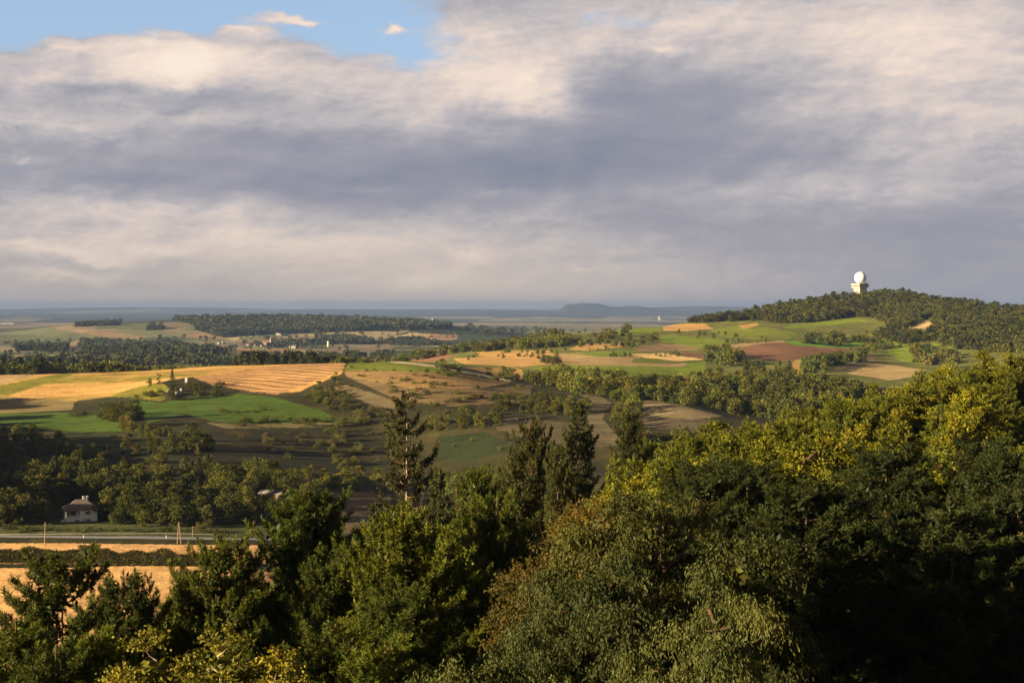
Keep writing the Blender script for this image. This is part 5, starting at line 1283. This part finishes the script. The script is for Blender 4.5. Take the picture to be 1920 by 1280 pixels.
# --- wooden poles by the road
p = hit(84, 1024, 380, 470); hgt = 45 / F * p[1]
pl = empty('utility_pole', p, 0, 'single leaning wooden pole in the stubble below the white house', 'utility pole')
a = Acc(); tube(a, [(0, 0, -.5), (.15, 0, hgt)], [.16, .11], 8, (1, 1, 1)); part('post', a, m_wood, pl, True)
a = Acc(); bx(a, -.35, .5, -.05, .05, hgt - .75, hgt - .62); part('crossarm', a, m_wood, pl)
p = hit(335, 1020, 380, 470); hgt = 42 / F * p[1]
pl = empty('utility_pole', p, 0, 'braced double wooden pole beside the road near the middle of the stubble field', 'utility pole')
a = Acc(); tube(a, [(-.45, 0, -.5), (0, 0, hgt)], [.14, .10], 8, (1, 1, 1)); part('post', a, m_wood, pl, True)
a = Acc(); tube(a, [(.75, .2, -.5), (.12, 0, hgt)], [.14, .10], 8, (1, 1, 1)); part('post', a, m_wood, pl, True)
a = Acc(); bx(a, -.2, .45, -.16, -.08, hgt * .5, hgt * .5 + .14); part('brace', a, m_wood, pl)
for (px, py, hh, lab) in ((156.5, 1009, .9, 'white marker post on the road verge below the white house'), (311.5, 1009, .9, 'white marker post on the road verge just left of the braced pole'), (361, 1005, 3.2, 'thin tall post behind the road right of the braced pole')):
    p = hit(px, py, 400, 480); a = Acc(); bx(a, -.09, .09, -.06, .06, -.2, hh)
    e = empty('marker_post', p, 0, lab, 'post'); part('post', a, m_white if hh < 2 else m_wood, e)
    a = Acc(); bx(a, -.095, .095, -.065, .065, hh * .72, hh * .84); part('reflector', a, m_glass, e)

# --- hedge between the two parts of the stubble field
HL = np.array([(-260, 1050), (0, 1054), (120, 1055), (240, 1057), (385, 1061)], float)
rg_ = np.random.default_rng(400); a = Acc(); q = np.arange(-260, 400, .9)
for px in q:
    py = np.interp(px, HL[:, 0], HL[:, 1]); p = hit(px, py, 360, 460)
    top = 2.9 + 1.9 * vnoise(np.array([px / 28.0]), np.array([2.0]), 5)[0] + (1.6 if 150 < px < 185 else 0) + (.6 if px < 20 else 0)
    n = 95; th2 = rg_.random(n) * 6.283; rr2 = rg_.random(n) ** .5
    zz2 = top * rg_.random(n) ** .75; fat = 1.7 * np.sqrt(1 - (zz2 / (top * 1.05)) ** 2) + .15
    C = np.stack([p[0] + rg_.normal(size=n) * .35, p[1] + np.cos(th2) * rr2 * fat, p[2] + zz2 - .1], 1)
    V, Fq = leaves(C, sph(n, rg_) + np.array([0, -.2, .3]), .30 + .25 * rg_.random(n), .2, rg_)
    tn = .6 + .7 * vnoise(C[:, 0] * .8, C[:, 2] * .8 + C[:, 1] * .5, 3)[:, None]
    a.add(V, Fq, np.repeat((np.array([.045, .055, .014])[None] * (1 - (m_ := rg_.random((n, 1)))) + np.array([.10, .085, .02])[None] * m_) * tn, 4, 0))
he = ob('hedge', a.mesh('hedge', [M_LEAF]), label='long dense green hedge dividing the orange stubble field', category='hedge')

# --- rock outcrop and white stone on the knoll
def rock(name, px, py, y0, y1, size, seed, label, n=3, cat='rock'):
    import bmesh
    rg = np.random.default_rng(seed); p = hit(px, py, y0, y1); bm = bmesh.new()
    for k in range(n):
        r0 = bmesh.ops.create_icosphere(bm, subdivisions=3, radius=1.0)
        off = Vector((rg.normal() * .5, rg.normal() * .3, .3 + .5 * k)) * size * .55; sc_ = size * (.7 - .15 * k)
        for v in r0['verts']:
            c = v.co; d_ = 1 + .35 * (vnoise(np.array([c.x * 2 + k * 5 + 9]), np.array([c.z * 2 + c.y * 2 + 9]), seed)[0] - .5) + .3 * math.copysign(abs(c.x * c.z), c.x) 
            v.co = Vector((c.x * sc_ * .8 * d_, c.y * sc_ * .7 * d_, c.z * sc_ * 1.1 * d_)) + off
    me = bpy.data.meshes.new(name); bm.to_mesh(me); bm.free(); me.materials.append(m_rock)
    return ob(name, me, loc=p, label=label, category=cat)
rock('rock_outcrop', 336, 740, 820, 980, 3.4, 5, 'pale limestone outcrop on the knoll between the dark conifers', 4)
rock('boulder', 312, 735, 820, 980, 1.3, 6, 'smaller pale boulder left of the limestone outcrop on the knoll', 2)
p = hit(349, 717, 820, 1000); e = empty('boundary_stone', p, R(10), 'white upright stone pillar on the knoll beside the hayfield', 'stone pillar')
a = Acc(); bx(a, -.7, .7, -.6, .6, -.5, 2.7); part('pillar', a, m_white, e)
a = Acc(); bx(a, -.85, .85, -.75, .75, 2.7, 2.95); part('cap', a, m_offw, e)

# --- village under the far hill, water tower, church and scattered far buildings
def far_house(px, py, w, d, h, rz, label, wall, roofm, group='houses of the far village'):
    p = hit(px, py, 2400, 9000)
    if p is None: return
    e = empty('village_house', p, rz, label, 'house', group)
    a = Acc(); bx(a, -w / 2, w / 2, -d / 2, d / 2, -3, h); part('wall', a, wall, e)
    a = Acc(); gable(a, -w / 2, w / 2, -d / 2, d / 2, h, w * .36, .4); part('roof', a, roofm, e)
rg_ = np.random.default_rng(410)
m_farw = simple_mat('far_house_wall', (.17, .16, .14), .9, .2, .5); m_fart = simple_mat('far_roof_tiles', (.13, .065, .045), .9, .2, .5)  # far walls darkened to stand for cloud shade over the village
VH = 'pale gabled house among the trees of the far village by the church'
for k in range(18):
    far_house(rg_.uniform(464, 526), rg_.uniform(644, 650), rg_.uniform(6, 9), rg_.uniform(8, 14), rg_.uniform(3, 5), rg_.uniform(0, 3.1), VH, m_offw if rg_.random() < .12 else m_farw, m_fart)
VH2 = 'lone farm building on the hazy far hillside between village and left edge'
for (px, py) in ((388, 648), (396, 646), (404, 643), (411, 645), (418, 644), (437, 650), (441, 651), (190, 640), (197, 641), (330, 648), (358, 650)):
    far_house(px, py, 8, 13, 4, rg_.uniform(0, 3), VH2, m_farw, m_tile, 'farm buildings on the far hillside')
for (px, py) in ((522, 628.5), (527, 628.5), (808, 610), (812, 610), (548, 652), (552, 653)):
    far_house(px, py, 9, 15, 5, rg_.uniform(0, 3), 'lone farm building between the far village and the water tower ridge', m_farw, m_tile, 'farm buildings round the water tower ridge')
p = hit(500, 649, 2400, 9000)
ch = empty('church', p, R(60), 'village church with a slim pointed spire on the far hill', 'church')
a = Acc(); bx(a, -6, 6, -12, 12, -3, 9); part('nave', a, m_farw, ch)
a = Acc(); gable(a, -6, 6, -12, 12, 9, 6); part('roof', a, m_fart, ch)
a = Acc(); bx(a, -3, 3, -18, -12.4, -3, 17); part('bell_tower', a, m_farw, ch)
a = Acc(); a.add(np.array([(-3.2, -18.2, 17), (3.2, -18.2, 17), (3.2, -12.2, 17), (-3.2, -12.2, 17), (0, -15.2, 30)], float), np.array([(0, 1, 4, 4), (1, 2, 4, 4), (2, 3, 4, 4), (3, 0, 4, 4), (3, 2, 1, 0)]), (1, 1, 1)); part('spire', a, m_tile, ch)
p = hit(615.5, 651, 2400, 9000); hh = 11.5 / F * p[1]
wt = empty('water_tower', p, 0, 'white cylindrical water tower in the hazy valley right of the village', 'water tower')
a = Acc(); tube(a, [(0, 0, -2), (0, 0, hh * .96)], hh * .19, 20, (1, 1, 1)); part('shaft', a, m_conc, wt, True)
a = Acc(); tube(a, [(0, 0, hh * .96), (0, 0, hh * .985), (0, 0, hh)], [hh * .21, hh * .21, .01], 20, (1, 1, 1)); part('cap', a, m_offw, wt)
a = Acc(); tube(a, [(0, 0, hh), (0, 0, hh * 1.09)], .25, 5, (1, 1, 1)); part('mast', a, m_steel, wt)
p = hit(810, 603, 6000, 30000)
if p:
    hh = 7.0 / F * p[1]; e = empty('grain_silo', p, 0, 'tall pale silo block far out on the plain', 'silo')
    a = Acc(); bx(a, -hh * .22, hh * .22, -hh * .2, hh * .2, -10, hh * .8); part('storage_block', a, m_conc, e)
    a = Acc(); bx(a, -hh * .1, hh * .12, -hh * .15, hh * .15, hh * .8, hh); part('head_house', a, m_conc, e)
for (px, py, w, h, lab) in ((1238, 599, 30, 36, 'taller white block of the factory on the plain left of the forested hill'), (1243, 600, 80, 14, 'low white hall of the factory on the plain left of the forested hill')):
    p = hit(px, py, 5000, 36000)
    if p:
        e = empty('factory_hall', p, .3, lab, 'factory')
        a = Acc(); bx(a, -w / 2, w / 2, -30, 30, -20, h * .8); part('wall', a, m_farw, e)
        a = Acc(); gable(a, -w / 2, w / 2, -30, 30, h * .8, h * .2, 2); part('roof', a, m_metr, e)
p = hit(12, 607, 5000, 30000)
if p:
    e = empty('greenhouse', p, .1, 'long pale greenhouse hall far out on the plain at the left edge', 'greenhouse')
    a = Acc(); bx(a, -60, 60, -25, 25, -10, 4); part('wall', a, m_offw, e)
    a = Acc(); gable(a, -60, 60, -25, 25, 4, 4, 1); part('roof', a, m_offw, e)
